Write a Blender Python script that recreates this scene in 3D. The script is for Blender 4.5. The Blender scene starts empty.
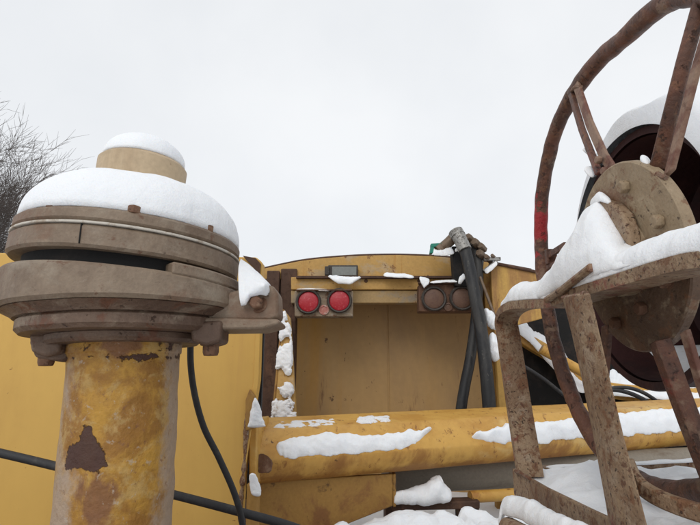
import bpy, math, random
from mathutils import Vector, Matrix, noise
V = Vector
random.seed(7)
sc = bpy.context.scene
C = sc.collection

# ------------------------------------------------------------------ camera
CAMZ, PITCH, F = 2.0, math.radians(13), 510.0
cd = bpy.data.cameras.new('camera'); cam = bpy.data.objects.new('camera', cd); C.objects.link(cam)
cd.sensor_width = 36; cd.lens = 36 * F / 700; cd.clip_start = .02; cd.clip_end = 3000
cam.location = (0, 0, CAMZ); cam.rotation_euler = (math.pi / 2 + PITCH, 0, 0)
sc.camera = cam
# ------------------------------------------------------------------ sky
SUN_EL, SUN_ROT = math.radians(38), math.radians(200)
w = bpy.data.worlds.new('World'); sc.world = w; w.use_nodes = True
nt = w.node_tree; nt.nodes.clear()
out = nt.nodes.new('ShaderNodeOutputWorld'); bg = nt.nodes.new('ShaderNodeBackground')
sky = nt.nodes.new('ShaderNodeTexSky'); sky.sky_type = 'NISHITA'; sky.sun_disc = False
sky.sun_elevation = SUN_EL; sky.sun_rotation = SUN_ROT
scl = nt.nodes.new('ShaderNodeVectorMath'); scl.operation = 'SCALE'; scl.inputs['Scale'].default_value = .1
tc = nt.nodes.new('ShaderNodeTexCoord')
nz = nt.nodes.new('ShaderNodeTexNoise'); nz.inputs['Scale'].default_value = 1.7; nz.inputs['Detail'].default_value = 5
cr = nt.nodes.new('ShaderNodeValToRGB')
cr.color_ramp.elements[0].position = .3; cr.color_ramp.elements[0].color = (.59, .61, .635, 1)
cr.color_ramp.elements[1].position = .7; cr.color_ramp.elements[1].color = (.725, .735, .745, 1)
mx = nt.nodes.new('ShaderNodeMix'); mx.data_type = 'RGBA'; mx.inputs['Factor'].default_value = .93
L = nt.links.new
L(tc.outputs['Generated'], nz.inputs['Vector']); L(nz.outputs['Fac'], cr.inputs['Fac'])
L(sky.outputs[0], scl.inputs[0]); L(scl.outputs[0], mx.inputs['A']); L(cr.outputs['Color'], mx.inputs['B'])
L(mx.outputs['Result'], bg.inputs['Color']); bg.inputs['Strength'].default_value = 1.0
L(bg.outputs[0], out.inputs[0])
sd = bpy.data.lights.new('sun', 'SUN'); sd.energy = .8; sd.angle = math.radians(35); sd.color = (1, .97, .93)
so = bpy.data.objects.new('sun', sd); C.objects.link(so)
so.rotation_euler = (math.pi / 2 - SUN_EL, 0, math.pi - SUN_ROT + math.pi)
so.rotation_euler = (math.radians(50), 0, math.radians(-20))
sc.view_settings.view_transform = 'Standard'; sc.view_settings.look = 'None'
sc.view_settings.exposure = 0.42; sc.view_settings.gamma = 1

# ------------------------------------------------------------------ measuring helpers
def ray(px, py):
    x = (px - 350) / F; v = (262.5 - py) / F
    return V((x, math.cos(PITCH) - v * math.sin(PITCH), math.sin(PITCH) + v * math.cos(PITCH)))
O = V((0, 0, CAMZ))
def W(px, py, Y):
    r = ray(px, py); return O + r * (Y / r.y)
def XP(px, py, X):
    r = ray(px, py); return O + r * (X / r.x)
def ZP(px, py, Z):
    r = ray(px, py); return O + r * ((Z - CAMZ) / r.z)

# ------------------------------------------------------------------ materials
def ramp(nt, src, lo, hi):
    m = nt.nodes.new('ShaderNodeMapRange'); m.interpolation_type = 'SMOOTHSTEP'
    m.inputs['From Min'].default_value = lo; m.inputs['From Max'].default_value = hi
    nt.links.new(src, m.inputs['Value']); return m.outputs['Result']
def mat(name, base, layers=(), rough=.7, bump=.3, bscale=60, spec=.35, bdist=.004, metal=0, coat=0, grain=.10):
    """layers: (colour, scale, lo, hi, stretch xyz, opacity[, attribute])"""
    m = bpy.data.materials.new(name); m.use_nodes = True
    nt = m.node_tree; b = nt.nodes['Principled BSDF']; L = nt.links.new
    tc = nt.nodes.new('ShaderNodeTexCoord')
    rgb = nt.nodes.new('ShaderNodeRGB'); rgb.outputs[0].default_value = (*base, 1)
    cur = rgb.outputs[0]; masks = []
    for i, l in enumerate(layers):
        col, s, lo, hi, st, op = l[:6]
        mp = nt.nodes.new('ShaderNodeMapping'); mp.inputs['Scale'].default_value = st
        mp.inputs['Location'].default_value = (3.1 * i, 1.7 * i, 5.3 * i)
        n = nt.nodes.new('ShaderNodeTexNoise'); n.inputs['Scale'].default_value = s
        n.inputs['Detail'].default_value = 9; n.inputs['Roughness'].default_value = .68; n.inputs['Distortion'].default_value = .3
        L(tc.outputs['Object'], mp.inputs['Vector']); L(mp.outputs[0], n.inputs['Vector'])
        src = n.outputs['Fac']
        if len(l) > 6:
            at = nt.nodes.new('ShaderNodeAttribute'); at.attribute_name = l[6]
            ad = nt.nodes.new('ShaderNodeMath'); ad.operation = 'ADD'
            L(at.outputs['Fac'], ad.inputs[0]); L(src, ad.inputs[1]); src = ad.outputs[0]
        f = ramp(nt, src, lo, hi)
        ml = nt.nodes.new('ShaderNodeMath'); ml.operation = 'MULTIPLY'; ml.inputs[1].default_value = op; L(f, ml.inputs[0])
        x = nt.nodes.new('ShaderNodeMix'); x.data_type = 'RGBA'
        cr = nt.nodes.new('ShaderNodeRGB'); cr.outputs[0].default_value = (*col, 1)
        L(ml.outputs[0], x.inputs['Factor']); L(cur, x.inputs['A']); L(cr.outputs[0], x.inputs['B'])
        cur = x.outputs['Result']; masks.append(ml.outputs[0])
    # fine tonal grain
    g = nt.nodes.new('ShaderNodeTexNoise'); g.inputs['Scale'].default_value = bscale * 2.3; g.inputs['Detail'].default_value = 6
    L(tc.outputs['Object'], g.inputs['Vector'])
    hv = nt.nodes.new('ShaderNodeHueSaturation'); L(cur, hv.inputs['Color'])
    gm = nt.nodes.new('ShaderNodeMapRange'); gm.inputs['From Min'].default_value = .25; gm.inputs['From Max'].default_value = .75
    gm.inputs['To Min'].default_value = 1 - grain; gm.inputs['To Max'].default_value = 1 + grain
    L(g.outputs['Fac'], gm.inputs['Value']); L(gm.outputs[0], hv.inputs['Value']); L(hv.outputs[0], b.inputs['Base Color'])
    b.inputs['Roughness'].default_value = rough; b.inputs['Specular IOR Level'].default_value = spec
    b.inputs['Metallic'].default_value = metal; b.inputs['Coat Weight'].default_value = coat
    if bump:
        n2 = nt.nodes.new('ShaderNodeTexNoise'); n2.inputs['Scale'].default_value = bscale; n2.inputs['Detail'].default_value = 8
        n2.inputs['Roughness'].default_value = .62
        L(tc.outputs['Object'], n2.inputs['Vector']); h = n2.outputs['Fac']
        if masks:
            s_ = nt.nodes.new('ShaderNodeMath'); s_.operation = 'MULTIPLY_ADD'; s_.inputs[1].default_value = -.45
            L(masks[-1], s_.inputs[0]); L(h, s_.inputs[2]); h = s_.outputs[0]
        bp = nt.nodes.new('ShaderNodeBump'); bp.inputs['Strength'].default_value = bump; bp.inputs['Distance'].default_value = bdist
        L(h, bp.inputs['Height']); L(bp.outputs[0], b.inputs['Normal'])
    return m
U = (1, 1, 1); VS = (1, 1, .12)
RUST = (.13, .045, .018); DRUST = (.045, .02, .012); GRIME = (.10, .075, .05)
M_cast = mat('weathered_cast_steel', (.245, .185, .13), [
    ((.14, .095, .065), 5, .38, .60, (1, 1, .6), .85), ((.30, .25, .19), 9, .50, .64, (1, 1, 1.6), .6), ((.26, .215, .165), 60, .58, .68, U, .4),
    ((.16, .085, .05), 5, .54, .64, (1, 1, 1.4), .65), ((.12, .05, .026), 34, .60, .67, (1, 1, 1.5), .7), (DRUST, 80, .65, .72, U, .75)], rough=.55, bump=.6, bscale=75)
M_castd = mat('rust_flecked_dark_cast_steel', (.155, .10, .068), [  # darker, browner base for the rings and lugs below the clamp, rust flecks over
    ((.085, .05, .034), 7, .40, .60, (1, 1, .6), .85), ((.26, .20, .145), 12, .53, .64, (1, 1, 1.5), .65), ((.13, .05, .026), 18, .55, .64, U, .75),
    (DRUST, 80, .62, .69, U, .8)], rough=.55, bump=.8, bscale=75)
M_cap = mat('pale_cream_painted_cap', (.46, .35, .225), [((.36, .26, .16), 18, .5, .66, VS, .7), (RUST, 30, .62, .72, U, .8)], rough=.6, bump=.3)
M_pipe = mat('flaking_yellow_pipe_paint', (.43, .23, .035), [
    ((.24, .105, .018), 11, .42, .58, U, .85), ((.45, .30, .11), 26, .5, .62, U, .6),
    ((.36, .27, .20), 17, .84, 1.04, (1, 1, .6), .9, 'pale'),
    ((.17, .07, .032), 20, .90, 1.06, (1, 1, .6), .85, 'stain'), ((.40, .33, .26), 70, .60, .66, U, .6), ((.20, .09, .035), 85, .60, .66, U, .7),
    (RUST, 34, .64, .69, U, .8), ((.055, .022, .016), 34, .98, 1.03, U, .97, 'patch')], rough=.5, bump=.9, bscale=60)
M_panel = mat('yellow_sheet_paint', (.63, .385, .095), [
    ((.53, .305, .075), 1.6, .4, .65, (1, 1, .25), .8), ((.50, .27, .08), 3, .55, .74, (3, 3, .1), .5),
    ((.16, .06, .02), 70, .665, .70, U, .85), ((.10, .04, .018), 22, .695, .715, (1, 1, .4), .85), (RUST, 9, .72, .75, U, .85)], rough=.5, bump=.05, bscale=14, bdist=.002, grain=.02)
M_beam = mat('yellow_beam_paint', (.56, .32, .075), [
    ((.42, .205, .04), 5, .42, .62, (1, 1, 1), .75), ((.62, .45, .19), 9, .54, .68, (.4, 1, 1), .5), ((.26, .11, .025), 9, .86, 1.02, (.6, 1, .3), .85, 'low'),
    ((.2, .075, .02), 34, .58, .66, (1, 1, .5), .8), ((.3, .12, .03), 5, .60, .70, U, .65), ((.07, .025, .012), 60, .64, .68, U, .85)], rough=.45, bump=.2, bscale=30, grain=.05)
M_rear = mat('dirty_ochre_back_wall', (.42, .26, .105), [
    ((.27, .17, .09), 1.3, .40, .62, (1, 1, .35), .75), ((.46, .235, .045), 1.8, .48, .64, (1.2, 2, .12), .75), ((.48, .31, .13), 7, .54, .70, (2, 2, .08), .25),
    ((.15, .07, .035), 5, .59, .68, (2, 2, .3), .8), ((.07, .03, .018), 22, .64, .69, (1, 1, .7), .85)], rough=.55, bump=.15, bscale=16, grain=.05)
M_fascia = mat('ochre_fascia_paint', (.47, .28, .085), [
    ((.40, .31, .20), 9, .52, .62, (.5, 1, 1), .7), ((.40, .19, .04), 6, .55, .66, (3, 3, .2), .75),
    (RUST, 14, .60, .66, U, .85), (DRUST, 40, .65, .7, U, .8)], rough=.6, bump=.3, bscale=40)
M_gusset = mat('rust_blotched_yellow_paint', (.33, .18, .045), [
    ((.20, .085, .03), 7, .45, .6, U, .85), (DRUST, 16, .58, .68, U, .85), ((.5, .3, .08), 22, .64, .72, U, .5)], rough=.65, bump=.4)
M_brown = mat('dark_rusted_plate', (.075, .040, .026), [((.14, .07, .04), 14, .5, .66, (1, 1, .3), .7), (DRUST, 30, .5, .6, U, .6)], rough=.75, bump=.5)
M_reel = mat('rusty_red_reel_paint', (.14, .058, .034), [
    ((.075, .036, .024), 13, .42, .56, U, .85), ((.24, .155, .10), 20, .55, .63, U, .6), ((.20, .025, .02), 9, .6, .68, U, .6),
    ((.20, .09, .045), 60, .55, .62, U, .6), ((.32, .018, .022), 20, .9, 1.0, U, .95, 'red'), (DRUST, 90, .57, .64, U, .8)], rough=.5, bump=.8, bscale=110)
M_redspoke = mat('tan_and_red_spoke_paint', (.25, .16, .11), [
    ((.13, .045, .03), 16, .42, .56, U, .85), ((.12, .05, .03), 50, .58, .68, U, .7)], rough=.6, bump=.55, bscale=90)
M_redpaint = mat('bright_red_old_paint', (.30, .015, .02), [((.12, .05, .04), 30, .52, .64, U, .8)], rough=.5, bump=.3)
M_drum = mat('dark_maroon_drum', (.045, .014, .013), [((.09, .035, .025), 12, .5, .66, U, .6), ((.02, .01, .01), 5, .5, .6, U, .6)], rough=.7, bump=.4)
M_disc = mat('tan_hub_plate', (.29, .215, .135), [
    ((.25, .175, .105), 8, .42, .58, U, .85), ((.085, .045, .028), 9, .72, 1.02, U, .85, 'oil_shade'), ((.38, .30, .2), 30, .53, .66, U, .5), ((.16, .075, .038), 9, .52, .62, U, .8), ((.17, .08, .04), 50, .56, .63, U, .75), (DRUST, 90, .60, .67, U, .8)], rough=.55, bump=.6, bscale=100)
M_stand = mat('rust_speckled_tan_steel', (.30, .205, .125), [
    ((.175, .10, .055), 12, .42, .60, U, .75), ((.34, .26, .185), 26, .53, .63, U, .6), ((.165, .07, .03), 38, .53, .60, U, .8), ((.10, .038, .02), 110, .54, .61, U, .8),
    ((.20, .035, .028), 12, .60, .66, U, .6), ((.035, .016, .010), 150, .60, .65, U, .9)], rough=.5, bump=1.0, bscale=140, bdist=.004)
M_rubber = mat('black_hose_rubber', (.012, .0125, .014), [((.045, .042, .038), 14, .46, .62, (1, 1, .3), .7), ((.13, .12, .10), 60, .60, .68, (1, 1, .5), .6)], rough=.5, bump=.4, bscale=120, bdist=.002)
M_cable = mat('dusty_black_cable', (.03, .03, .032), [((.09, .085, .075), 30, .5, .7, U, .5)], rough=.6, bump=.15, bscale=150)
M_grey = mat('dull_grey_pipe_paint', (.22, .19, .15), [((.13, .09, .06), 8, .5, .66, (.5, 1, 1), .8), (RUST, 30, .64, .72, U, .6)], rough=.6, bump=.3)
M_fit = mat('brassy_brown_fitting_metal', (.16, .115, .08), [((.12, .07, .04), 60, .5, .6, U, .8)], rough=.5, bump=.4, metal=.3, bscale=200, bdist=.001)
M_ferrule = mat('scuffed_grey_metal', (.30, .29, .27), [((.08, .07, .06), 90, .5, .6, U, .8)], rough=.5, bump=.4, metal=.4, bscale=200, bdist=.001)
M_green = mat('green_paint', (.02, .20, .14), [((.1, .2, .15), 60, .55, .7, U, .5)], rough=.5, bump=.2)
M_gask = mat('pale_gasket', (.50, .46, .40), [((.32, .25, .18), 40, .5, .62, U, .8)], rough=.7, bump=.3)
M_bolt = mat('rusty_bolt_steel', (.14, .07, .04), [((.22, .14, .09), 40, .5, .62, U, .7), (DRUST, 90, .55, .65, U, .8)], rough=.7, bump=.8, bscale=200, bdist=.0012)
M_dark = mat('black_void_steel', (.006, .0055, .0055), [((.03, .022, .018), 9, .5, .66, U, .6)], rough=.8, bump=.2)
M_lensR = mat('faded_red_lens', (.38, .008, .02), [((.62, .16, .17), 110, .52, .68, U, .45), ((.30, .03, .03), 45, .55, .68, U, .4)], rough=.35, bump=.3, bscale=260, spec=.5)
M_lensB = mat('dirty_brown_lens', (.13, .07, .045), [((.10, .05, .035), 40, .5, .65, U, .8), ((.25, .15, .1), 90, .55, .7, U, .4)], rough=.5, bump=.3, bscale=200)
M_marker = mat('grey_green_marker_lens', (.19, .20, .185), [((.3, .3, .28), 60, .55, .7, U, .5)], rough=.4, bump=.1)
M_hous = mat('lamp_housing_steel', (.25, .19, .13), [((.34, .30, .25), 40, .5, .62, U, .7), (RUST, 30, .54, .62, U, .85)], rough=.65, bump=.5, bscale=120)
M_housB = mat('rusty_brown_lamp_housing', (.12, .06, .035), [((.20, .11, .06), 40, .5, .65, U, .7), (DRUST, 25, .55, .66, U, .8)], rough=.7, bump=.5, bscale=120)
M_bark = mat('winter_bark', (.075, .06, .052), [((.12, .10, .09), 12, .5, .66, U, .6)], rough=.9, bump=.4)

def snow_mat(name, base, dirt=0):
    m = bpy.data.materials.new(name); m.use_nodes = True; nt = m.node_tree; b = nt.nodes['Principled BSDF']; L = nt.links.new
    tc = nt.nodes.new('ShaderNodeTexCoord')
    b.inputs['Roughness'].default_value = .75; b.inputs['Specular IOR Level'].default_value = .25
    b.inputs['Subsurface Weight'].default_value = .35; b.inputs['Subsurface Scale'].default_value = .012
    b.inputs['Subsurface Radius'].default_value = (.7, .85, 1)
    n = nt.nodes.new('ShaderNodeTexNoise'); n.inputs['Scale'].default_value = 45; n.inputs['Detail'].default_value = 10; n.inputs['Roughness'].default_value = .6
    L(tc.outputs['Object'], n.inputs['Vector'])
    v = nt.nodes.new('ShaderNodeTexNoise'); v.inputs['Scale'].default_value = 380; v.inputs['Detail'].default_value = 3
    L(tc.outputs['Object'], v.inputs['Vector'])
    a = nt.nodes.new('ShaderNodeMath'); a.operation = 'MULTIPLY_ADD'; a.inputs[1].default_value = .22
    L(v.outputs['Fac'], a.inputs[0]); L(n.outputs['Fac'], a.inputs[2])
    bp = nt.nodes.new('ShaderNodeBump'); bp.inputs['Strength'].default_value = .5; bp.inputs['Distance'].default_value = .007
    L(a.outputs[0], bp.inputs['Height']); L(bp.outputs[0], b.inputs['Normal'])
    x = nt.nodes.new('ShaderNodeMix'); x.data_type = 'RGBA'
    x.inputs['A'].default_value = (*base, 1); x.inputs['B'].default_value = (.45, .36, .28, 1)
    d = nt.nodes.new('ShaderNodeTexNoise'); d.inputs['Scale'].default_value = 55; d.inputs['Detail'].default_value = 8
    L(tc.outputs['Object'], d.inputs['Vector'])
    f = ramp(nt, d.outputs['Fac'], .58 if dirt else .68, .75)
    ml = nt.nodes.new('ShaderNodeMath'); ml.operation = 'MULTIPLY'; ml.inputs[1].default_value = .25 + dirt; L(f, ml.inputs[0])
    L(ml.outputs[0], x.inputs['Factor']); L(x.outputs['Result'], b.inputs['Base Color'])
    return m
M_snow = snow_mat('fresh_snow', (.81, .825, .845))
M_snowd = snow_mat('thin_speckled_snow', (.74, .74, .75), .6)

# ------------------------------------------------------------------ object helpers
def tag(o, label=None, cat=None, group=None, kind=None):
    for k, v in (('label', label), ('category', cat), ('group', group), ('kind', kind)):
        if v: o[k] = v
    return o
def thing(name, loc, label, cat, group=None):
    o = bpy.data.objects.new(name, None); C.objects.link(o); o.location = loc; o.empty_display_size = .05
    return tag(o, label, cat, group)
def origin(o):
    p = V((0, 0, 0))
    while o: p += V(o.location); o = o.parent
    return p
def build(name, vf, m, parent=None, bevel=0, smooth=35, at=None, lab=None):
    vs, fs = vf
    vs = [V(v) for v in vs]
    if parent is not None:
        base = origin(parent)
        c = V((0, 0, 0))
        loc = V((0, 0, 0))
    else:
        base = V((0, 0, 0))
        if at == 'base':
            mn = min(v.z for v in vs); loc = V((sum(v.x for v in vs) / len(vs), sum(v.y for v in vs) / len(vs), mn))
        else: loc = V((0, 0, 0))
    me = bpy.data.meshes.new(name)
    me.from_pydata([v - base - loc for v in vs], [], fs)
    me.validate(); me.update()
    import bmesh
    bm = bmesh.new(); bm.from_mesh(me); bmesh.ops.remove_doubles(bm, verts=bm.verts, dist=1e-6)
    bmesh.ops.recalc_face_normals(bm, faces=bm.faces); bm.to_mesh(me); bm.free()
    o = bpy.data.objects.new(name, me); C.objects.link(o)
    o.location = loc
    if parent is not None: o.parent = parent
    me.materials.append(m)
    if smooth:
        me.shade_smooth()
        if smooth < 180: me.set_sharp_from_angle(angle=math.radians(smooth))
    if bevel:
        b = o.modifiers.new('bevel', 'BEVEL'); b.width = bevel; b.segments = 2; b.limit_method = 'ANGLE'; b.angle_limit = math.radians(35)
        b.harden_normals = False
        me.shade_smooth()
        me.set_sharp_from_angle(angle=math.radians(60))
    if lab: o['label'] = lab
    return o
def join(*parts):
    vs, fs = [], []
    for v, f in parts:
        n = len(vs); vs += list(v); fs += [tuple(i + n for i in q) for q in f]
    return vs, fs
def prism(pts, ext):
    n = len(pts); e = V(ext); pts = [V(p) for p in pts]
    vs = pts + [p + e for p in pts]
    fs = [tuple(range(n)), tuple(range(2 * n - 1, n - 1, -1))] + [(i, (i + 1) % n, (i + 1) % n + n, i + n) for i in range(n)]
    return vs, fs
def box(c, s, ax=None):
    c = V(c); vs = []
    X, Y, Z = ax or (V((1, 0, 0)), V((0, 1, 0)), V((0, 0, 1)))
    for z in (-.5, .5):
        for x, y in ((-.5, -.5), (.5, -.5), (.5, .5), (-.5, .5)):
            vs.append(c + X * (x * s[0]) + Y * (y * s[1]) + Z * (z * s[2]))
    return vs, [(0, 3, 2, 1), (4, 5, 6, 7), (0, 1, 5, 4), (1, 2, 6, 5), (2, 3, 7, 6), (3, 0, 4, 7)]
def frame(A):
    A = V(A).normalized(); h = V((0, 0, 1)) if abs(A.z) < .9 else V((1, 0, 0))
    X = h.cross(A).normalized(); return X, A.cross(X).normalized(), A
def lathe(o, A, prof, n=96, cap=True, wob=0, wf=12, a0=0, a1=2 * math.pi):
    """prof: list of (radius, height along A)"""
    o = V(o); X, Y, Z = frame(A); vs, fs = [], []
    full = abs(a1 - a0 - 2 * math.pi) < 1e-4; k = n if full else n + 1
    for r, h in prof:
        for i in range(k):
            a = a0 + (a1 - a0) * i / n
            p = o + Z * h + (X * math.cos(a) + Y * math.sin(a)) * r
            if wob: p = p + (p - o - Z * h).normalized() * wob * noise.noise(p * wf) + Z * wob * .5 * noise.noise(p * wf + V((9, 9, 9)))
            vs.append(p)
    m = len(prof)
    for j in range(m - 1):
        for i in range(n):
            b = (i + 1) % k
            fs.append((j * k + i, j * k + b, (j + 1) * k + b, (j + 1) * k + i))
    if cap and full:
        fs.append(tuple(range(k - 1, -1, -1))); fs.append(tuple((m - 1) * k + i for i in range(k)))
    return vs, fs
def cyl(o, A, r, h, n=32, ch=0):
    if ch: return lathe(o, A, [(r - ch, 0), (r, ch), (r, h - ch), (r - ch, h)], n)
    return lathe(o, A, [(r, 0), (r, h)], n)
def cat(pts, k=10):
    """smooth curve through points"""
    P = [V(p) for p in pts]; P = [P[0] * 2 - P[1]] + P + [P[-1] * 2 - P[-2]]; o = []
    for i in range(1, len(P) - 2):
        for j in range(k):
            t = j / k; a, b, c, d = P[i - 1:i + 3]
            o.append(.5 * ((2 * b) + (c - a) * t + (2 * a - 5 * b + 4 * c - d) * t * t + (3 * b - a - 3 * c + d) * t ** 3))
    o.append(P[-2]); return o
def tube(path, r, n=14, closed=False, wob=0):
    path = [V(p) for p in path]; m = len(path); vs, fs = [], []
    up = None
    for i, p in enumerate(path):
        t = (path[(i + 1) % m] - path[i - 1]) if closed else (path[min(i + 1, m - 1)] - path[max(i - 1, 0)])
        t.normalize()
        if up is None: up = frame(t)[0]
        up = (up - t * up.dot(t)).normalized(); s = t.cross(up)
        rr = r[i] if isinstance(r, list) else r
        for k in range(n):
            a = 2 * math.pi * k / n
            q = p + (up * math.cos(a) + s * math.sin(a)) * rr
            if wob: q += (q - p).normalized() * wob * noise.noise(q * 40)
            vs.append(q)
    for i in range(m if closed else m - 1):
        for k in range(n):
            j = (i + 1) % m
            fs.append((i * n + k, i * n + (k + 1) % n, j * n + (k + 1) % n, j * n + k))
    if not closed: fs += [tuple(range(n - 1, -1, -1)), tuple((m - 1) * n + k for k in range(n))]
    return vs, fs
def strap(path, wid, th, side=0):
    """flat bar: wid = vector across the bar (starts at the path), th = thickness, lying to one side"""
    path = [V(p) for p in path]; wid = V(wid); m = len(path); vs, fs = [], []
    for i, p in enumerate(path):
        t = (path[min(i + 1, m - 1)] - path[max(i - 1, 0)]).normalized()
        n = t.cross(wid).normalized() * th
        vs += [p, p + wid, p + wid + n, p + n]
    for i in range(m - 1):
        for k in range(4):
            fs.append((i * 4 + k, i * 4 + (k + 1) % 4, i * 4 + 4 + (k + 1) % 4, i * 4 + 4 + k))
    fs += [(3, 2, 1, 0), tuple((m - 1) * 4 + k for k in range(4))]
    return vs, fs
def resample(P, n):
    P = [V(p) for p in P]; d = [0]
    for a, b in zip(P, P[1:]): d.append(d[-1] + (b - a).length)
    o = []; j = 0
    for i in range(n):
        s = d[-1] * i / (n - 1)
        while j < len(P) - 2 and d[j + 1] < s: j += 1
        t = (s - d[j]) / max(d[j + 1] - d[j], 1e-9); o.append(P[j].lerp(P[j + 1], min(max(t, 0), 1)))
    return o
def snow_between(A, B, N, H, n=90, k=22, amp=.25, fr=18, rag=.004, pw=.5, taper=.06, hs=None):
    """snow heaped between two edges A and B; N the outward normal, H the height"""
    A = resample(A, n); B = resample(B, n); N = V(N).normalized(); vs, fs = [], []
    ln = sum((A[i + 1] - A[i]).length for i in range(n - 1))
    sd = random.random() * 50
    for i in range(n):
        s = i / (n - 1)
        e = min(s, 1 - s) / taper; e = math.sqrt(max(0, 1 - (1 - min(e, 1)) ** 2))
        h = H if hs is None else hs[0] + 0
        if hs is not None:
            x = s * (len(hs) - 1); j = min(int(x), len(hs) - 2); h = hs[j] * (1 - (x - j)) + hs[j + 1] * (x - j)
        a, b = A[i], B[i]
        d = (b - a).normalized()
        a = a + d * rag * (noise.fractal(a * 28 + V((sd, 0, 0)), 1, 2, 3) + .25 * noise.noise(a * 100))
        b = b + d * rag * (noise.fractal(b * 28 + V((0, sd, 0)), 1, 2, 3) + .25 * noise.noise(b * 100))
        mid_ = (a + b) / 2; ws = .25 + .75 * e; a = mid_ + (a - mid_) * ws; b = mid_ + (b - mid_) * ws
        for j in range(k + 1):
            t = j / k
            u = .5 - .5 * math.cos(math.pi * t)
            pr = math.sin(math.pi * u) ** pw if 0 < j < k else 0
            p = a.lerp(b, u)
            q = p + N * (h * e * pr)
            q += N * (h * e * pr * amp * noise.fractal(p * fr + V((sd, sd, 0)), 1, 2, 4))
            vs.append(q)
    for i in range(n - 1):
        for j in range(k):
            a = i * (k + 1) + j; fs.append((a, a + 1, a + k + 2, a + k + 1))
    # underside, so that the heap is closed
    m = len(vs)
    for i in range(n):
        a, b = vs[i * (k + 1)], vs[i * (k + 1) + k]; vs += [a - N * .002, b - N * .002]
    for i in range(n - 1):
        q = m + 2 * i; fs.append((q, q + 2, q + 3, q + 1))
        fs.append((i * (k + 1), (i + 1) * (k + 1), q + 2, q)); fs.append((i * (k + 1) + k, q + 1, q + 3, (i + 1) * (k + 1) + k))
    return vs, fs
def crust(A, B, N, H, n=150, k=60, thr=.30, fr=34, cover=1.0):
    """thin broken snow: only where a noise field is high enough, thinning to nothing at its edges"""
    A = resample(A, n); B = resample(B, n); N = V(N).normalized(); vs, fs, val = [], [], []
    sd = random.random() * 50
    for i in range(n):
        s = i / (n - 1)
        for j in range(k + 1):
            t = j / k; p = A[i].lerp(B[i], t)
            ed = min(1, min(s, 1 - s) / .16) * min(1, min(t, 1 - t) / .22)
            m = ed ** .6 * cover * (.62 + .55 * noise.fractal(p * fr + V((sd, 0, 0)), 1, 2, 5)) - thr
            val.append(m)
            h = max(m, 0); h = 1 - math.exp(-h * 7)
            vs.append(p + N * (H * h * (1 + .10 * noise.noise(p * 90)) - .0006))
    for i in range(n - 1):
        for j in range(k):
            a = i * (k + 1) + j; q = (a, a + 1, a + k + 2, a + k + 1)
            if max(val[x] for x in q) > 0: fs.append(q)
    used = sorted({x for f in fs for x in f}); mp = {x: i for i, x in enumerate(used)}
    return [vs[x] for x in used], [tuple(mp[x] for x in f) for f in fs]
SG = 'patches of snow lying on the machinery'
def snow(vf, label, m=None):
    o = build('snow_patch', vf, m or M_snow, at='base', smooth=180)
    return tag(o, label, 'snow', SG)
def hexbolt(o, A, r, h, washer=0):
    X, Y, Z = frame(A); o = V(o); vs = []
    for z, rr in ((0, r), (h * .8, r), (h, r * .86)):
        vs += [o + Z * z + (X * math.cos(a) + Y * math.sin(a)) * rr for a in [math.pi / 3 * i + .3 for i in range(6)]]
    fs = [(5, 4, 3, 2, 1, 0), (12, 13, 14, 15, 16, 17)] + [(j * 6 + i, j * 6 + (i + 1) % 6, j * 6 + 6 + (i + 1) % 6, j * 6 + 6 + i) for j in (0, 1) for i in range(6)]
    r_ = (vs, fs)
    if washer: r_ = join(r_, cyl(o - Z * washer, A, r * 1.3, washer, 20))
    return r_

# ------------------------------------------------------------------ ground and far things
def ground():
    n = 90; vs, fs = [], []
    for i in range(n + 1):
        for j in range(n + 1):
            u = (i / n * 2 - 1); v = (j / n * 2 - 1)
            x = 900 * u * abs(u) ** 2; y = 900 * v * abs(v) ** 2
            vs.append(V((x, y, .15 * noise.noise(V((x * .08, y * .08, 0))))))
    for i in range(n):
        for j in range(n): a = i * (n + 1) + j; fs.append((a, a + n + 1, a + n + 2, a + 1))
    tag(build('ground', (vs, fs), M_snow, smooth=180), 'snow covered ground around the machine', kind='structure')
ground()

def tree(x, y, H, r0, lean, seed, label, nsub=8, depth=5, spread=.55):
    rnd = random.Random(seed)
    t = thing('bare_tree', (x, y, 0), label, 'tree', 'bare trees beyond the yard')
    tv, tf, bv, bf = [], [], [], []
    def seg(store, a, b, ra, rb, n):
        d = (b - a).normalized(); X, Y, _ = frame(d); vs, fs = store; k = len(vs)
        for p, r in ((a, ra), (b, rb)):
            for i in range(n): an = 2 * math.pi * i / n; vs.append(p + (X * math.cos(an) + Y * math.sin(an)) * r)
        for i in range(n): fs.append((k + i, k + (i + 1) % n, k + n + (i + 1) % n, k + n + i))
    def grow(p, d, ln, r, lv):
        k = 5 if lv < 3 else 4
        st = (tv, tf) if lv == 0 else (bv, bf); n = 8 if lv == 0 else (5 if lv < 3 else 3)
        for i in range(k):
            d = (d + V((rnd.uniform(-1, 1), rnd.uniform(-1, 1), rnd.uniform(-.6, 1.1))) * (.11 if lv < 3 else .06)).normalized()
            q = p + d * ln / k; r2 = r * (.86 if lv == 0 else .8)
            seg(st, p, q, r, r2, n); p = q; r = r2
            if lv < depth and (lv > 0 or i > 0) and not (lv >= 3 and rnd.random() < .38):
                for _ in range(2 if lv < depth - 1 else (2 if rnd.random() < .12 else 1)):
                    ax = frame(d); an = rnd.uniform(0, 6.28)
                    sd = (ax[0] * math.cos(an) + ax[1] * math.sin(an))
                    nd = (d * .8 + sd * spread * rnd.uniform(.7, 1.3) + V((0, 0, .18))).normalized()
                    grow(p, nd, ln * rnd.uniform(.48, .68), max(r * .57, .006), lv + 1)
    grow(V((x, y, -.1)), V((lean, 0, 1)).normalized(), H * .62, r0, 0)
    build('trunk', (tv, tf), M_bark, t, smooth=180)
    build('crown', (bv, bf), M_bark, t, smooth=0)
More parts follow.
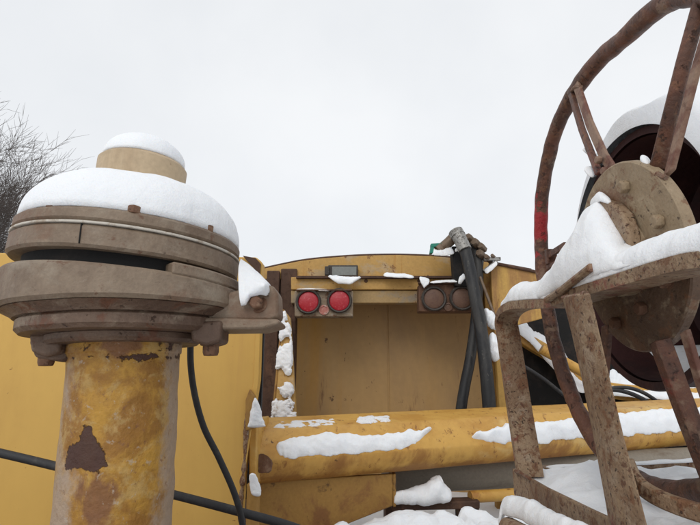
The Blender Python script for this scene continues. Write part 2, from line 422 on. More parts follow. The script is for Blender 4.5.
tree(-13.1, 14.0, 8.1, .12, .02, 3, 'bare winter tree at the left edge, tallest and nearest of the bare trees', depth=5)
tree(-14.2, 18.5, 8.3, .12, .05, 11, 'bare winter tree behind the tallest one, fine twigs reaching over the snow cap', depth=5)
tree(-15.6, 27.0, 9.4, .13, .04, 23, 'small faint bare tree farthest away, its twigs just above the round snow cap', depth=5)

# ------------------------------------------------------------------ added deck under everything
deck = thing('added_deck', (.3, 1.4, 0), 'long unseen steel deck, added under the tank and the beam', 'deck')
build('deck_plate', box((.2, 1.72, 1.46), (4.2, 2.7, .06)), M_brown, deck, bevel=.006)  # invented plate, left bare and dark to cut bounce light onto the coupling
build('side_rail', box((.2, .45, 1.30), (4.2, .12, .25)), M_beam, deck, bevel=.01)
for sx in (-1.2, 1.7):
    for sy in (.6, 2.8):
        build('leg', box((sx, sy, .66), (.2, .2, 1.54)), M_brown, deck, bevel=.01)

# ------------------------------------------------------------------ left yellow tank panel
YP = 1.35
tank = thing('yellow_tank', (-1.0, YP, 1.49), 'large flat yellow steel tank wall behind the rusty pipe coupling', 'tank')
def wl(px, py, Y=YP): return W(px, py, Y)
pts = [wl(-330, 247), wl(256, 257), wl(262, 262), wl(258, 380), wl(244, 470), wl(238, 540)]
bx, bz = pts[-1].x, 1.49
pts[-1] = V((pts[-1].x, YP, 1.49)); pts.append(V((pts[0].x, YP, 1.49)))
build('wall', prism(pts, (0, .05, 0)), M_panel, tank, bevel=.004)
# raised edge strip on the right-hand side, welded
e = [(260.5, 263), (257, 380), (243.5, 470), (239, 530)]
build('edge_strip', strap(resample([W(a + 1.5, b, YP - .004) for a, b in e], 30), V((-.012, 0, 0)), .006), M_panel, tank, bevel=.001)
wd = cat([W(251, 395, YP - .004), W(247, 420, YP - .004), W(244.5, 460, YP - .004), W(241, 500, YP - .004), W(240, 528, YP - .004)], 22)
build('weld_seam', tube(wd, [.005 + .003 * noise.noise(p * 120) for p in wd], 8, wob=.003), mat('lumpy_weld', (.30, .20, .12), [(RUST, 90, .45, .55, U, .8), ((.6, .55, .5), 120, .58, .66, U, .7)], rough=.7, bump=.8, bscale=200), tank)
build('bracket', prism([W(247, 400, 1.345), W(251, 389, 1.345), W(256, 396, 1.345), W(256, 428, 1.345), W(247, 430, 1.345)], (0, -.02, 0)), M_gusset, tank, bevel=.002)
# rusty corner flap
build('corner_plate', prism([W(243, 256, 1.344), W(256, 258.5, 1.344), W(261, 264, 1.344), W(259.5, 279, 1.344), W(254, 268, 1.344), W(248, 262, 1.344)], (0, -.006, 0)), M_brown, tank, bevel=.001)

# ------------------------------------------------------------------ rear of the machine body
YB = 2.45
rear = thing('yellow_machine', (.35, YB, 1.49), 'ochre rear end of the machine with recessed back wall and arched top', 'machine body')
zb = 1.49
def pz(px, py, Y, z): p = W(px, py, Y); return V((p.x, p.y, z))
for a, b in ((293, 386.3), (387.4, 505)):
    p0 = W(a, 275, YB); p1 = W(b, 275, YB)
    build('back_panel', prism([V((p0.x, YB, zb)), V((p1.x, YB, zb)), V((p1.x, YB, p1.z)), V((p0.x, YB, p0.z))], (0, .02, 0)), M_rear, rear, bevel=.003)
p0 = W(386.8, 275, YB)
build('seam_rib', box((p0.x, YB + .008, (zb + p0.z) / 2), (.012, .012, p0.z - zb - .02)), M_rear, rear, bevel=.004)
# arched fascia
top = [(262, 269), (280, 265), (300, 261), (320, 258.5), (345, 256.5), (370, 255.3), (400, 255), (430, 256), (455, 258), (480, 261), (505, 265), (532, 270)]
YF = 2.25
T = [W(a, b, YF) for a, b in top]
Bt = [W(a, 279, YF) for a, b in top]
vs = []; 
fa = prism(T + Bt[::-1], (0, .03, 0))
build('fascia', fa, M_fascia, rear, bevel=.002)
build('top_trim', tube(cat([p + V((0, .012, .004)) for p in T], 4), .006, 8), M_brown, rear)
# top sheet curving away behind
sh = []
for p in T: sh.append(p + V((0, .03, -.002)))
build('roof_sheet', prism([V((p.x, YF + .03, p.z - .003)) for p in T] + [V((p.x, YF + .03, p.z - .012)) for p in T[::-1]], (0, .6, 0)), M_fascia, rear)
# cross bar: ledge, upper and lower rail
def rect(x0, y0, x1, y1, Y, d, m, name, parent, bev=.003):
    a = W(x0, y0, Y); b = W(x1, y1, Y); xm = (x0 + x1) / 2
    return build(name, prism([V((W(x0, y1, Y).x, Y, W(xm, y1, Y).z)), V((W(x1, y1, Y).x, Y, W(xm, y1, Y).z)), V((W(x1, y0, Y).x, Y, W(xm, y0, Y).z)), V((W(x0, y0, Y).x, Y, W(xm, y0, Y).z))], (0, d, 0)), m, parent, bevel=bev)
rect(291, 277, 492, 289.5, 2.19, .06, M_fascia, 'upper_rail', rear)
rect(291, 290.5, 492, 303, 2.20, .05, mat('worn_grey_yellow_rail', (.36, .24, .105), [((.25, .215, .17), 5, .46, .56, (.6, 1, 1), .85), (RUST, 18, .58, .66, U, .8), (DRUST, 60, .62, .68, U, .8)], rough=.6, bump=.4), 'lower_rail', rear)
rect(296, 275.8, 455, 278.2, 2.17, .05, M_brown, 'ledge', rear, .001)
for q in (352, 366, 419):
    build('rivet', lathe(W(q, 281, 2.19), (0, -1, 0), [(.008, 0), (.008, .002), (.005, .005), (.001, .006)], 12), M_brown, rear)
# left posts: dark slatted plates
def post(px0, px1, ytop, Y, d, m, nm):
    a = W(px0, ytop, Y); b = W(px1, ytop, Y)
    return build(nm, prism([V((a.x, Y, zb)), V((b.x, Y, zb)), b, a], (0, d, 0)), m, rear, bevel=.004)
post(267, 279.5, 270.5, 2.22, .06, M_brown, 'post')
post(281, 297, 268.5, 2.235, .08, M_brown, 'post')
post(224, 266, 272, 2.42, .05, M_dark, 'side_plate')
# slanted stay on the left
st = [W(283.5, 309, 2.12), W(290.5, 318, 2.12), W(298, 440, 2.0), W(272, 440, 2.0)]
build('stay', prism(st, (0, .03, 0)), M_fascia, rear, bevel=.004)
build('stay_flange', prism([W(272, 440, 2.0), W(283.5, 309, 2.12), W(282, 309, 2.12), W(269, 440, 2.0)], (0, .09, 0)), M_gusset, rear, bevel=.003)
# right-hand side wall
M_side = mat('rust_streaked_yellow_side', (.50, .30, .08), [((.30, .15, .055), 6, .42, .6, (2, 2, .2), .85), (RUST, 10, .58, .68, (1, 1, .3), .8)], rough=.6, bump=.3)
r0 = [W(490, 262.5, 2.12), W(548, 274.5, 2.12)]
_c = W(503, 345, 2.12)
build('side_wall', prism([V((r0[0].x, 2.12, zb)), V((_c.x, 2.12, zb)), _c, W(518, 325, 2.12), W(548, 317, 2.12), r0[1], r0[0]], (0, .03, 0)), M_side, rear, bevel=.003)
build('side_trim', tube([W(489, 262, 2.115), W(549, 274.5, 2.115)], .007, 8), M_brown, rear)
post(483, 493, 270, 2.16, .04, M_gusset, 'post')
build('stay_rod', tube([W(480, 277, 2.06), W(500, 330, 2.0)], .006, 10), M_fit, rear)

# lamps
def lamp(cx, cy, r, Y, ml, host, mh):
    c = W(cx, cy, Y); k = r / F * Y * 1.0
    l = build('lamp', lathe(c, (0, -1, 0), [(k * 1.18, 0), (k * 1.22, .012), (k * 1.12, .02), (k * 1.0, .018), (k * .97, .008), (k * .9, .006)], 40, cap=False), mh, host)
    pr = [(k * .97, .007)]
    for i in range(9):
        q = 1 - i / 8.5
        pr.append((k * .95 * q, .010 + .006 * (1 - q * q) + (.0009 if i % 2 else 0)))
    pr.append((.001, .0165))
    build('lens', lathe(c, (0, -1, 0), pr, 40), ml, l)
    return l
def housing(x0, y0, x1, y1, Y, mh, nm):
    h = rect(x0, y0, x1, y1, Y, .07, mh, nm, rear, .004)
    return h
M_bez = mat('black_lamp_bezel', (.05, .042, .036), [((.2, .17, .14), 80, .55, .66, U, .7)], rough=.6, bump=.4, bscale=200)
hl = housing(294.5, 291, 353, 316.5, 2.13, M_hous, 'left_lamp_housing'); hl.name = 'lamp_housing'
lamp(308.5, 302, 10.5, 2.13, M_lensR, hl, M_bez); lamp(339.5, 301, 10.5, 2.13, M_lensR, hl, M_bez)
c = W(324, 310, 2.13)
build('reflector', lathe(c, (0, -1, 0), [(.021, 0), (.021, .006), (.015, .007), (.013, .004), (.001, .005)], 24), mat('chipped_pink_reflector', (.42, .16, .13), [((.5, .42, .36), 60, .5, .6, U, .7)], rough=.5), hl)
# rough peeled top edge of the housing
build('housing_lip', box(W(324, 290.5, 2.125), (.235, .03, .006)), M_housB, hl, bevel=.002)
hr = housing(419, 284, 482, 311.5, 2.13, M_housB, 'lamp_housing'); hr['label'] = 'rusty brown lamp housing with two dull lamps'
hl['label'] = 'grey and rust lamp housing with two red lamps'
lamp(433.5, 299, 10.5, 2.13, M_lensB, hr, M_bez); lamp(461.5, 298.5, 10.5, 2.13, M_lensB, hr, M_bez)
build('reflector', lathe(W(448, 307, 2.13), (0, -1, 0), [(.018, 0), (.018, .006), (.012, .007), (.010, .004), (.001, .005)], 24), M_lensB, hr)
build('housing_lip', box(W(450, 283.5, 2.12), (.27, .03, .006)), M_brown, hr, bevel=.002)
# small rectangular marker lamp
mk = rect(328, 265, 358, 278, 2.20, .05, M_bez, 'marker_lamp', rear, .004)
rect(332, 266.5, 356.5, 275.5, 2.193, .01, M_marker, 'lens', mk, .002)
build('mounting_tab', box(W(327, 271, 2.2), (.02, .02, .04)), M_bez, mk, bevel=.003)

# ------------------------------------------------------------------ yellow beam
beam = thing('yellow_beam', (.3, 1.5, 1.49), 'thick yellow steel box beam crossing low in front of the lamps', 'beam')
YL = 1.40; YR = 2.02
def be(px):   # depth of the front line of the beam
    t = (px - 248) / (700 - 248); x0 = W(248, 450, YL).x; x1 = W(700, 420, YR).x
    # intersection in plan of the pixel's ray with the line
    r = ray(px, 440); k = r.x / r.y
    m = (YR - YL) / (x1 - x0)
    return (YL - m * x0) / (1 - m * k)
prof = []  # (pixel y at left end, pixel y at right end, push away)
# profile, measured at the left end and the right end of what shows
L0 = [W(250, 418, YL + .20), W(250, 430, YL + .075), W(250, 432.5, YL + .06), W(250, 452, YL + .012), W(250, 462, YL + .0), W(250, 470, YL + .004), W(250, 478, YL + .016), W(250, 485, YL + .04)]
R0 = [W(700, 398, YR + .20), W(700, 403.5, YR + .075), W(700, 405, YR + .06), W(700, 423, YR + .012), W(700, 429, YR + .0), W(700, 435, YR + .004), W(700, 440, YR + .016), W(700, 444.5, YR + .04)]
L0.append(L0[-1] + V((0, .16, -.01))); R0.append(R0[-1] + V((0, .16, -.01)))
ext = 1.35
R1 = [a + (b - a) * ext for a, b in zip(L0, R0)]
n = 60; vs = []; fs = []; k = len(L0)
for i in range(n + 1):
    for a, b in zip(L0, R1):
        vs.append(a.lerp(b, i / n) + V((0, 1, .4)) * .0022 * noise.noise(a.lerp(b, i / n) * 7))
for i in range(n):
    for j in range(k): fs.append((i * k + j, i * k + (j + 1) % k, (i + 1) * k + (j + 1) % k, (i + 1) * k + j))
fs += [tuple(range(k)), tuple(n * k + j for j in range(k - 1, -1, -1))]
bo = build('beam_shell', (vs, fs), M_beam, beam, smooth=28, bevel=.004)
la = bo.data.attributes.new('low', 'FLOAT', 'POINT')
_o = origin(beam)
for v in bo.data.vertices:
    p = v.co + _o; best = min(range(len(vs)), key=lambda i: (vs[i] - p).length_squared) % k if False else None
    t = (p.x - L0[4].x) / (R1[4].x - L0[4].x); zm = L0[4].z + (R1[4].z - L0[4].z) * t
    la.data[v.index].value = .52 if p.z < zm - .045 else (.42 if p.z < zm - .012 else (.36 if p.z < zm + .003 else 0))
def bs(px, t):  # point on the sloping upper face: t=0 upper edge, 1 lower edge
    s = 0
    lo, hi = -.2, 1.4
    for _ in range(40):
        mid = (lo + hi) / 2; a = L0[2].lerp(L0[4], t); b = R0[2].lerp(R0[4], t); p = a + (b - a) * mid
        q = p - O; zc = q.y * math.cos(PITCH) + q.z * math.sin(PITCH)
        if 350 + F * q.x / zc < px: lo = mid
        else: hi = mid
    return p + V((0, -.001, .001))
bdir = (R0[2] - L0[2]).normalized()
# end plate against the tank, lug with rust
build('end_plate', prism([W(249, 422, 1.37), W(257, 421, 1.37), W(256, 487, 1.37), W(249, 487, 1.37)], (0, .2, 0)), M_beam, beam, bevel=.003)
build('lug', cyl(W(253.5, 483, 1.34), (.02, .0, -1), .016, .10, 20, .003), M_gusset, beam)
build('rust_scab', lathe(W(263, 463.5, YL + .004), (0, -1, .1), [(.024, 0), (.022, .004), (.012, .007), (.001, .008)], 20, wob=.008, wf=60), M_bolt, beam)
# gusset hanging below
gp = [W(256, 482, 1.46), W(393, 474, 1.60), W(393, 506, 1.60), W(338, 528, 1.54), W(338, 560, 1.54), W(250, 560, 1.46)]
build('gusset', prism(gp, (0, .02, 0)), M_gusset, beam, bevel=.003)
build('gusset_flange', prism([W(393, 474, 1.60), W(396, 474, 1.60), W(396, 507, 1.60), W(393, 507, 1.60)], (0, .12, 0)), M_gusset, beam, bevel=.002)
# two feet carrying the beam on the deck (hidden behind the gusset and the reel)
for s in (.08, 1.2):
    p = L0[-2].lerp(R0[-2], s) + V((0, .12, 0))
    build('foot', box((p.x, p.y + .03, (1.49 + p.z) / 2), (.16, .12, p.z - 1.49 + .01)), M_gusset, beam, bevel=.004)

# grey cross pipe and brown rail under the beam
gpz = thing('grey_pipe', (.3, 1.85, 1.49), 'dull grey round pipe lying under the yellow beam behind the snow', 'pipe')
g = build('pipe_body', tube([W(385, 476, 1.8), W(720, 462, 2.0)], .055, 28), M_grey, gpz)
build('saddle', box((W(400, 500, 1.82).x, 1.86, 1.58), (.1, .1, .20)), M_brown, gpz, bevel=.004)
build('saddle', box((1.2, 1.95, 1.58), (.1, .1, .20)), M_brown, gpz, bevel=.004)
rl = thing('lower_rail', (.3, 1.6, 1.49), 'low rusty rail with a yellow patch below the grey pipe', 'rail')
build('rail_bar', prism([W(392, 503, 1.62), W(480, 501, 1.66), W(480, 509, 1.66), W(392, 511, 1.62)], (0, .06, 0)), M_brown, rl, bevel=.003)
build('round_bar', tube([W(470, 497, 1.7), W(640, 486, 1.85)], .018, 18), M_beam, rl)
build('rail_foot', box((W(470, 503, 1.65).x, 1.70, 1.55), (.06, .06, .15)), M_brown, rl)

# ------------------------------------------------------------------ pipe coupling in the left foreground
YC = .80
Abot = W(113.5, 525, YC); Atop = W(139, 165, YC)
AX = (Atop - Abot).normalized()
def hz(py, r):     # height along the axis at which the front of radius r shows at pixel row py
    q = W(122, py, YC - r); return (q.z - Abot.z) / AX.z
base = Abot + AX * ((1.49 - Abot.z) / AX.z)
cp = thing('swivel_coupling', base, 'thick rusty steel pipe with bolted round flange coupling in left foreground', 'pipe coupling')
h0 = -((Abot.z - 1.49) / AX.z)
# pipe with painted, stained and flaked zones stored per vertex
RP = .0800
htop = hz(338, .10) + .02
hh = [h0 + (-.06 - h0) * i / 30 for i in range(30)] + [-.06 + (htop + .06) * i / 260 for i in range(261)]
pv = lathe(Abot, AX, [(RP + .0012 * noise.noise(V((h * 9, 0, 3))) + (.002 if h > hz(352, RP) else 0), h) for h in hh], 280, wob=.0016, wf=30)
po = build('pipe', pv, M_pipe, cp, smooth=180)
me = po.data
patch = me.attributes.new('patch', 'FLOAT', 'POINT'); stain = me.attributes.new('stain', 'FLOAT', 'POINT'); pale = me.attributes.new('pale', 'FLOAT', 'POINT')
ct, st_ = math.cos(PITCH), math.sin(PITCH)
def proj(p):
    q = p - O; z = q.y * ct + q.z * st_; v = q.z * ct - q.y * st_
    return 350 + F * q.x / z, 262.5 - F * v / z
def inpoly(x, y, P):
    c = False; j = len(P) - 1
    for i in range(len(P)):
        if (P[i][1] > y) != (P[j][1] > y) and x < (P[j][0] - P[i][0]) * (y - P[i][1]) / (P[j][1] - P[i][1]) + P[i][0]: c = not c
        j = i
    return c
def sdist(x, y, P):
    m = 1e9
    for i in range(len(P)):
        (ax, ay), (bx_, by_) = P[i - 1], P[i]; dx, dy = bx_ - ax, by_ - ay
        t = max(0, min(1, ((x - ax) * dx + (y - ay) * dy) / (dx * dx + dy * dy)))
        m = min(m, math.hypot(x - ax - t * dx, y - ay - t * dy))
    return m if inpoly(x, y, P) else -m
tri = [(83, 424), (92, 427), (96, 445), (107, 465), (98, 472), (80, 469), (65, 470), (70, 450), (79, 438)]
for i, v in enumerate(me.vertices):
    p = v.co + base; x, y = proj(p); front = p.y < YC + .01
    d_ = sdist(x, y, tri); pv_ = .52 + .035 * max(-8, min(6, d_))
    b1 = .60 - abs(y - 357 - 2 * noise.noise(p * 25)) * .035 + .25 * noise.noise(p * 17)
    b2 = .36 + .35 * noise.noise(p * 24) - max(0, y - 351) * .1
    patch.data[i].value = max(pv_ if front else 0, b1, b2, 0)
    stain.data[i].value = max(0, .68 - abs(x - 96) / 80 - abs(y - 495) / 140, .62 - max(0, y - 348) * .02 - abs(x - 118) / 120) if front else .2
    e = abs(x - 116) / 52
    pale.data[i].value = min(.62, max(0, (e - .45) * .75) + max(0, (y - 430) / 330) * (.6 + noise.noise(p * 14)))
UOFF = V((-.004, 0, 0)); CAPK = 2.2
# flanges as separate rings
TILT = .085
PV = Abot + AX * hz(258, .17)
AR = (AX + V((TILT, 0, 0))).normalized()
def ring(nm, r0, ytop, ybot, m=M_cast, ch=.004, r1=None, wob=.0012, extra=0, rin=.05, up=False):
    r1 = r1 or r0
    if up:
        hp = hz(258, .17); a = hz(ytop, r0) - hp; b = hz(ybot, r1) - extra - hp
        return build(nm, lathe(PV + UOFF * (1 if nm != 'cap' else CAPK), AR, [(rin, b), (r1 - ch, b), (r1, b + ch), (r0, a - ch), (r0 - ch, a), (rin, a)], 128, wob=wob), m, cp, smooth=40)
    a = hz(ytop, r0); b = hz(ybot, r1) - extra
    return build(nm, lathe(Abot, AX, [(rin, b), (r1 - ch, b), (r1, b + ch), (r0, a - ch), (r0 - ch, a), (rin, a)], 128, wob=wob), m, cp, smooth=40)
ring('hub_collar', .112, 327, 340, M_castd, ch=.005)
ring('lower_flange', .150, 308, 327, M_castd, ch=.006, wob=.002)
ring('clamp_skirt', .170, 296, 309, M_castd, r1=.158, ch=.004, wob=.002)
cr_ = ring('clamp_ring', .1765, 260, 297, ch=.005, wob=.0018)
hm = hz(275, .1765)
for v in cr_.data.vertices:
    q = v.co + base - Abot; h = q.dot(AX)
    if h > hm - .004: v.co -= AX * TILT * (q - AX * h).x
ring('inner_sleeve', .150, 240, 272, M_dark)
# raised step filling most of the gap on the right-hand side
X_, Y_, Z_ = frame(AX)
def ang(px):   # lathe angle facing pixel column px on the near side
    best = None
    for i in range(720):
        a = i * math.pi / 360; q = Abot + AX * hz(250, .17) + (X_ * math.cos(a) + Y_ * math.sin(a)) * .17
        if q.y > YC: continue
        d = abs(proj(q)[0] - px)
        if best is None or d < best[0]: best = (d, a)
    return best[1]
def sector(r, rin, a, b, ha, hb, n=60):
    vs, fs = [], []
    for i in range(n + 1):
        t = a + (b - a) * i / n; d = X_ * math.cos(t) + Y_ * math.sin(t)
        for rr, h in ((rin, ha), (r, ha), (r, hb), (rin, hb)): vs.append(Abot + d * rr + AX * (h - TILT * d.x * rr))
    for i in range(n):
        for k in range(4): fs.append((i * 4 + k, i * 4 + (k + 1) % 4, i * 4 + 4 + (k + 1) % 4, i * 4 + 4 + k))
    return vs, fs + [(0, 1, 2, 3), tuple(n * 4 + k for k in (3, 2, 1, 0))]
aS = ang(172); aL = ang(20)
sgn = 1 if (ang(210) - aS + math.pi) % (2 * math.pi) - math.pi > 0 else -1
hA = hz(261, .1765); hB = hz(248.5, .1765)
build('clamp_step', sector(.1755, .14, aS, aS + sgn * 2.2, hA - .001, hB), M_cast, cp, bevel=.003)
ring('upper_flange', .169, 222.5, 246, ch=.004, wob=.0016, up=True)
ring('gasket', .1698, 219.5, 222, M_gask, ch=.0008, wob=.0006, up=True)
ring('cover_flange', .168, 205, 219, ch=.004, wob=.0014, up=True)
build('crack', box(Abot + AX * (hz(233, .17)) + V((.004, -.1685, 0)), (.0012, .004, .027)), M_dark, cp)
ring('cap', .0700, 145.5, 175, M_cap, ch=.006, rin=.001, extra=.03, up=True)
# nuts round the rim, half sunk in snow
for px, py in ((130, 203), (41, 209), (212, 219)):
    a = ang(px) if px != 41 else ang(38); d = X_ * math.cos(a) + Y_ * math.sin(a)
    q = PV + UOFF + AR * (hz(205, .168) - .002 - hz(258, .17)) + (d - AR * d.dot(AR)) * .158
    build('nut', hexbolt(q, AR, .0105 if px == 130 else .009, .011), M_bolt, cp, bevel=.001)
# lugs and bolts underneath
for x0, x1, y0, y1, b0, b1, by0, by1 in ((28, 60, 334, 356, 39, 55, 352, 363), (189, 222, 322, 345, 203, 219, 342, 355)):
    Yl = .735
    A_ = [W(x0, y0, Yl), W(x1, y0 - 2, Yl), W(x1 - 1, y1 - 3, Yl), W((x0 + x1) / 2, y1 + 1, Yl), W(x0 + 2, y1 - 4, Yl)]
    build('lug', prism(A_, (0, .05, 0)), M_castd, cp, bevel=.005)
    c = W((b0 + b1) / 2, by0, Yl + .022)
    build('bolt', hexbolt(c + V((0, 0, .006)), -AX, (b1 - b0) / 2 / F * .76, .026), M_bolt, cp, bevel=.0012)
    build('washer', cyl(c + AX * .001, -AX, (b1 - b0) / 1.55 / F * .76, .006, 24, .001), M_bolt, cp)
build('lug', prism([W(27, 340, .74), W(88, 342, .76), W(82, 356, .76), W(60, 362, .75), W(34, 358, .74)], (0, .04, 0)), M_castd, cp, bevel=.005)
# ear on the right
ear = build('clamp_ear', prism([W(206, 298, .75), W(240, 289, .75), W(266, 284, .75), W(274, 286, .75), W(278, 294, .75), W(279, 317, .75), W(270, 321, .75), W(206, 321, .75)], (0, .055, 0)), M_cast, cp, bevel=.005)
build('ear_base', prism([W(200, 317, .74), W(279, 319, .74), W(280, 324, .74), W(262, 329, .74), W(200, 330, .74)], (0, .075, 0)), M_cast, cp, bevel=.005)
build('bolt', hexbolt(W(258, 304, .75), (-.15, -1, .1), .0105, .014, .003), M_bolt, ear, bevel=.0015)

# snow on the coupling
def dome(h0, r, H, label, pw=.5, wob=.006, off=(0, 0), rin=0, seed=0, cup=1):
    vs, fs = [], []; n, m = 110, 26
    for j in range(m + 1):
        u = j / m; rr = r * (1 - u) if False else r * math.cos(u * math.pi / 2); hh_ = H * math.sin(u * math.pi / 2) ** pw
        for i in range(n):
            a = 2 * math.pi * i / n; d = X_ * math.cos(a) + Y_ * math.sin(a)
            k = 1 + .02 * noise.noise(d * 2.2 + V((seed, 0, 0))) + (.012 * noise.noise(d * 14) if j < 5 else 0)
            p = PV + UOFF * cup + AR * (h0 - hz(258, .17) + hh_) + (d - AR * d.dot(AR)) * rr * k
            p += AX * wob * noise.fractal(p * 11 + V((seed, 0, 0)), 1, 2, 3) * math.sin(u * math.pi / 2)
            vs.append(p)
    for j in range(m):
        for i in range(n): fs.append((j * n + i, j * n + (i + 1) % n, (j + 1) * n + (i + 1) % n, (j + 1) * n + i))
    fs.append(tuple(range(n - 1, -1, -1)))
    return snow((vs, fs), label)
dome(hz(205, .168) + .0005, .165, .098, 'smooth thick ring of snow on top of the round flange, around the cream cap', pw=.8)
dome(hz(145.5, .07) + .0005, .065, .046, 'small smooth snow dome on top of the cream cap', pw=.85, wob=.002, seed=4, cup=CAPK)
snow(snow_between([W(240, 259, .79), W(250, 266, .79), W(262, 276, .785), W(271, 286, .77), W(270, 291, .75)], [W(240, 306, .735), W(246, 304, .735), W(250, 297, .735), W(260, 294, .735), W(267, 295, .74)], (-.1, -1, .5), .018, n=60, amp=.3, fr=25, taper=.035, rag=.003), 'clump of snow on the bolted ear at the right of the coupling')

# ------------------------------------------------------------------ cables near the pipe
o = build('black_cable', tube(cat([W(-60, 440, 1.12), W(0, 453, 1.12), W(55, 466, 1.12), W(120, 482, 1.13), W(175, 495, 1.14), W(240, 512, 1.15), W(290, 526, 1.16), W(340, 545, 1.18)], 14), .0088, 14), M_cable)
tag(o, 'long black cable running slanting down behind the rusty pipe', 'cable')
o = build('black_cable', tube(cat([W(196, 300, 1.0), W(190.5, 345, 1.0), W(193, 385, 1.02), W(203, 425, 1.04), W(219, 458, 1.06), W(235, 495, 1.08), W(243, 528, 1.1), W(243, 560, 1.1)], 14), .0062, 14), M_cable)
tag(o, 'thinner black cable hanging down from under the round coupling', 'cable')

# ------------------------------------------------------------------ snow on beam and rear body
def off(p, n=.004): return p + V((0, -n, n * .6))
snow(snow_between([bs(x, t) for x, t in ((276, .45), (290, .28), (330, .2), (360, .35), (385, .42), (410, .30), (433, .26))],
                  [bs(x, t) for x, t in ((276, .75), (285, .99), (330, .96), (370, .97), (395, .93), (415, .85), (428, .45))], (0, -.8, .75), .015, n=170, amp=.5, fr=26, pw=.7, rag=.008, taper=.03),
     'long snow bar on the sloping face of the yellow beam, left one')
snow(snow_between([bs(x, t) for x, t in ((471, .62), (490, .45), (520, .30), (560, .28), (640, .1), (760, .1))],
                  [bs(x, t) for x, t in ((471, .75), (500, .98), (540, 1.05), (600, 1.05), (680, 1.05), (770, 1.05))], (0, -.75, .8), .022, n=170, amp=.4, fr=24, pw=.65, rag=.008, taper=.02),
     'long snow bar on the right end of the yellow beam, behind the rusty stand')
tp = lambda x, t: (lambda a: a + V((0, .10 * t, .012 * t)))(bs(x, 0) + V((0, .012, .004)))
snow(crust([tp(355, -.05), tp(372, -.1), tp(393, -.05)], [tp(355, .9), tp(372, 1), tp(393, .9)], (0, 0, 1), .008, thr=.32, fr=34), 'small flat snow crust on top of the beam below the back wall seam', M_snowd)
snow(crust([tp(268, 0), tp(300, -.1), tp(340, 0)], [tp(268, .9), tp(300, 1), tp(340, .9)], (0, 0, 1), .006, thr=.42, fr=34), 'thin frosty snow on top of the beam beside the slanted stay', M_snowd)
snow(crust([W(282.5, 308, 2.095), W(278, 330, 2.085), W(275, 355, 2.065), W(273, 378, 2.045)], [W(285, 308, 2.095), W(293, 330, 2.085), W(294, 355, 2.065), W(295, 378, 2.045)], (0, -1, .2), .012, thr=.36, fr=16), 'upper streak of snow clinging to the slanted stay left of the lamps')
snow(crust([W(273, 380, 2.035), W(270, 400, 2.015), W(268, 425, 1.99)], [W(294, 380, 2.035), W(297, 400, 2.015), W(300, 425, 1.99)], (0, -1, .2), .013, thr=.36, fr=22), 'lower crust of snow clinging to the slanted stay above the beam', M_snowd)
snow(snow_between([W(254, 398, 1.315), W(250, 415, 1.315), W(247, 428, 1.315)], [W(257, 398, 1.315), W(262, 414, 1.32), W(265, 427, 1.325)], (0, -1, .3), .010, n=60, amp=.5, fr=40, rag=.004, taper=.05), 'small snow wedge in the corner between tank edge and beam')
snow(snow_between([W(250, 473, 1.325), W(249, 485, 1.325), W(252, 496, 1.325)], [W(255, 473, 1.325), W(260, 485, 1.325), W(261, 497, 1.325)], (0, -1, .3), .006, n=40, amp=.5, fr=30, taper=.14), 'tiny snow sliver on the lug at the left end of the beam')
snow(snow_between([W(330, 275, 2.16), W(340, 277, 2.16), W(352, 277.5, 2.16), W(361, 277, 2.16)], [W(327, 277, 2.13), W(338, 283.5, 2.13), W(350, 284.5, 2.13), W(361, 278, 2.13)], (0, -.8, .7), .014, n=40, amp=.5, fr=30, rag=.004, taper=.3), 'small snow clump under the rectangular marker lamp')
snow(snow_between([W(384, 273.5, 2.16), W(400, 274, 2.16), W(414, 276, 2.16)], [W(383, 276, 2.13), W(400, 277.5, 2.13), W(414, 278, 2.13)], (0, -.3, 1), .008, n=30, amp=.5, fr=30, taper=.14), 'thin snow strip on the ledge right of the marker lamp')
snow(snow_between([W(419, 277, 2.12), W(425, 277, 2.12), W(430, 279, 2.12)], [W(420, 281, 2.10), W(424, 288, 2.10), W(429, 284, 2.10)], (0, -1, .3), .010, n=30, amp=.5, fr=30, taper=.14), 'small snow clump on the left corner of the brown lamp housing')
snow(snow_between([W(430, 281.5, 2.115), W(445, 280.3, 2.115), W(458, 280, 2.115)], [W(430, 283, 2.10), W(445, 282, 2.10), W(458, 282, 2.10)], (0, -.3, 1), .004, n=30, amp=.5, fr=30, taper=.14), 'thin snow line along the top of the brown lamp housing')
snow(snow_between([W(459, 277, 2.08), W(463, 274, 2.08), W(467, 276, 2.08)], [W(458, 283, 2.07), W(461, 284, 2.07), W(464, 280, 2.07)], (0, -1, .3), .009, n=30, amp=.5, fr=30, taper=.14), 'small snow clump stuck between brown lamps and black hose')
snow(snow_between([W(296, 289, 2.13), W(310, 288.5, 2.13), W(330, 289.5, 2.13)], [W(296, 290.5, 2.11), W(310, 290, 2.11), W(330, 291, 2.11)], (0, -.3, 1), .003, n=30, amp=.6, fr=30, taper=.14), 'thin snow line on top of the red lamp housing', M_snowd)
snow(snow_between([W(484, 306, 2.02), W(492, 312, 2.02), W(498, 322, 2.0)], [W(484, 316, 2.0), W(488, 326, 2.0), W(498, 332, 1.98)], (0, -1, .5), .03, n=40, amp=.5, fr=25, rag=.006, taper=.4), 'snow lump right of the black hoses, upper one')
snow(snow_between([W(489, 330, 2.0), W(495, 335, 2.0), W(500, 340, 2.0)], [W(488, 352, 1.98), W(493, 360, 1.98), W(501, 362, 1.96)], (0, -1, .5), .03, n=40, amp=.5, fr=25, rag=.006, taper=.4), 'snow lump right of the black hoses, lower one')

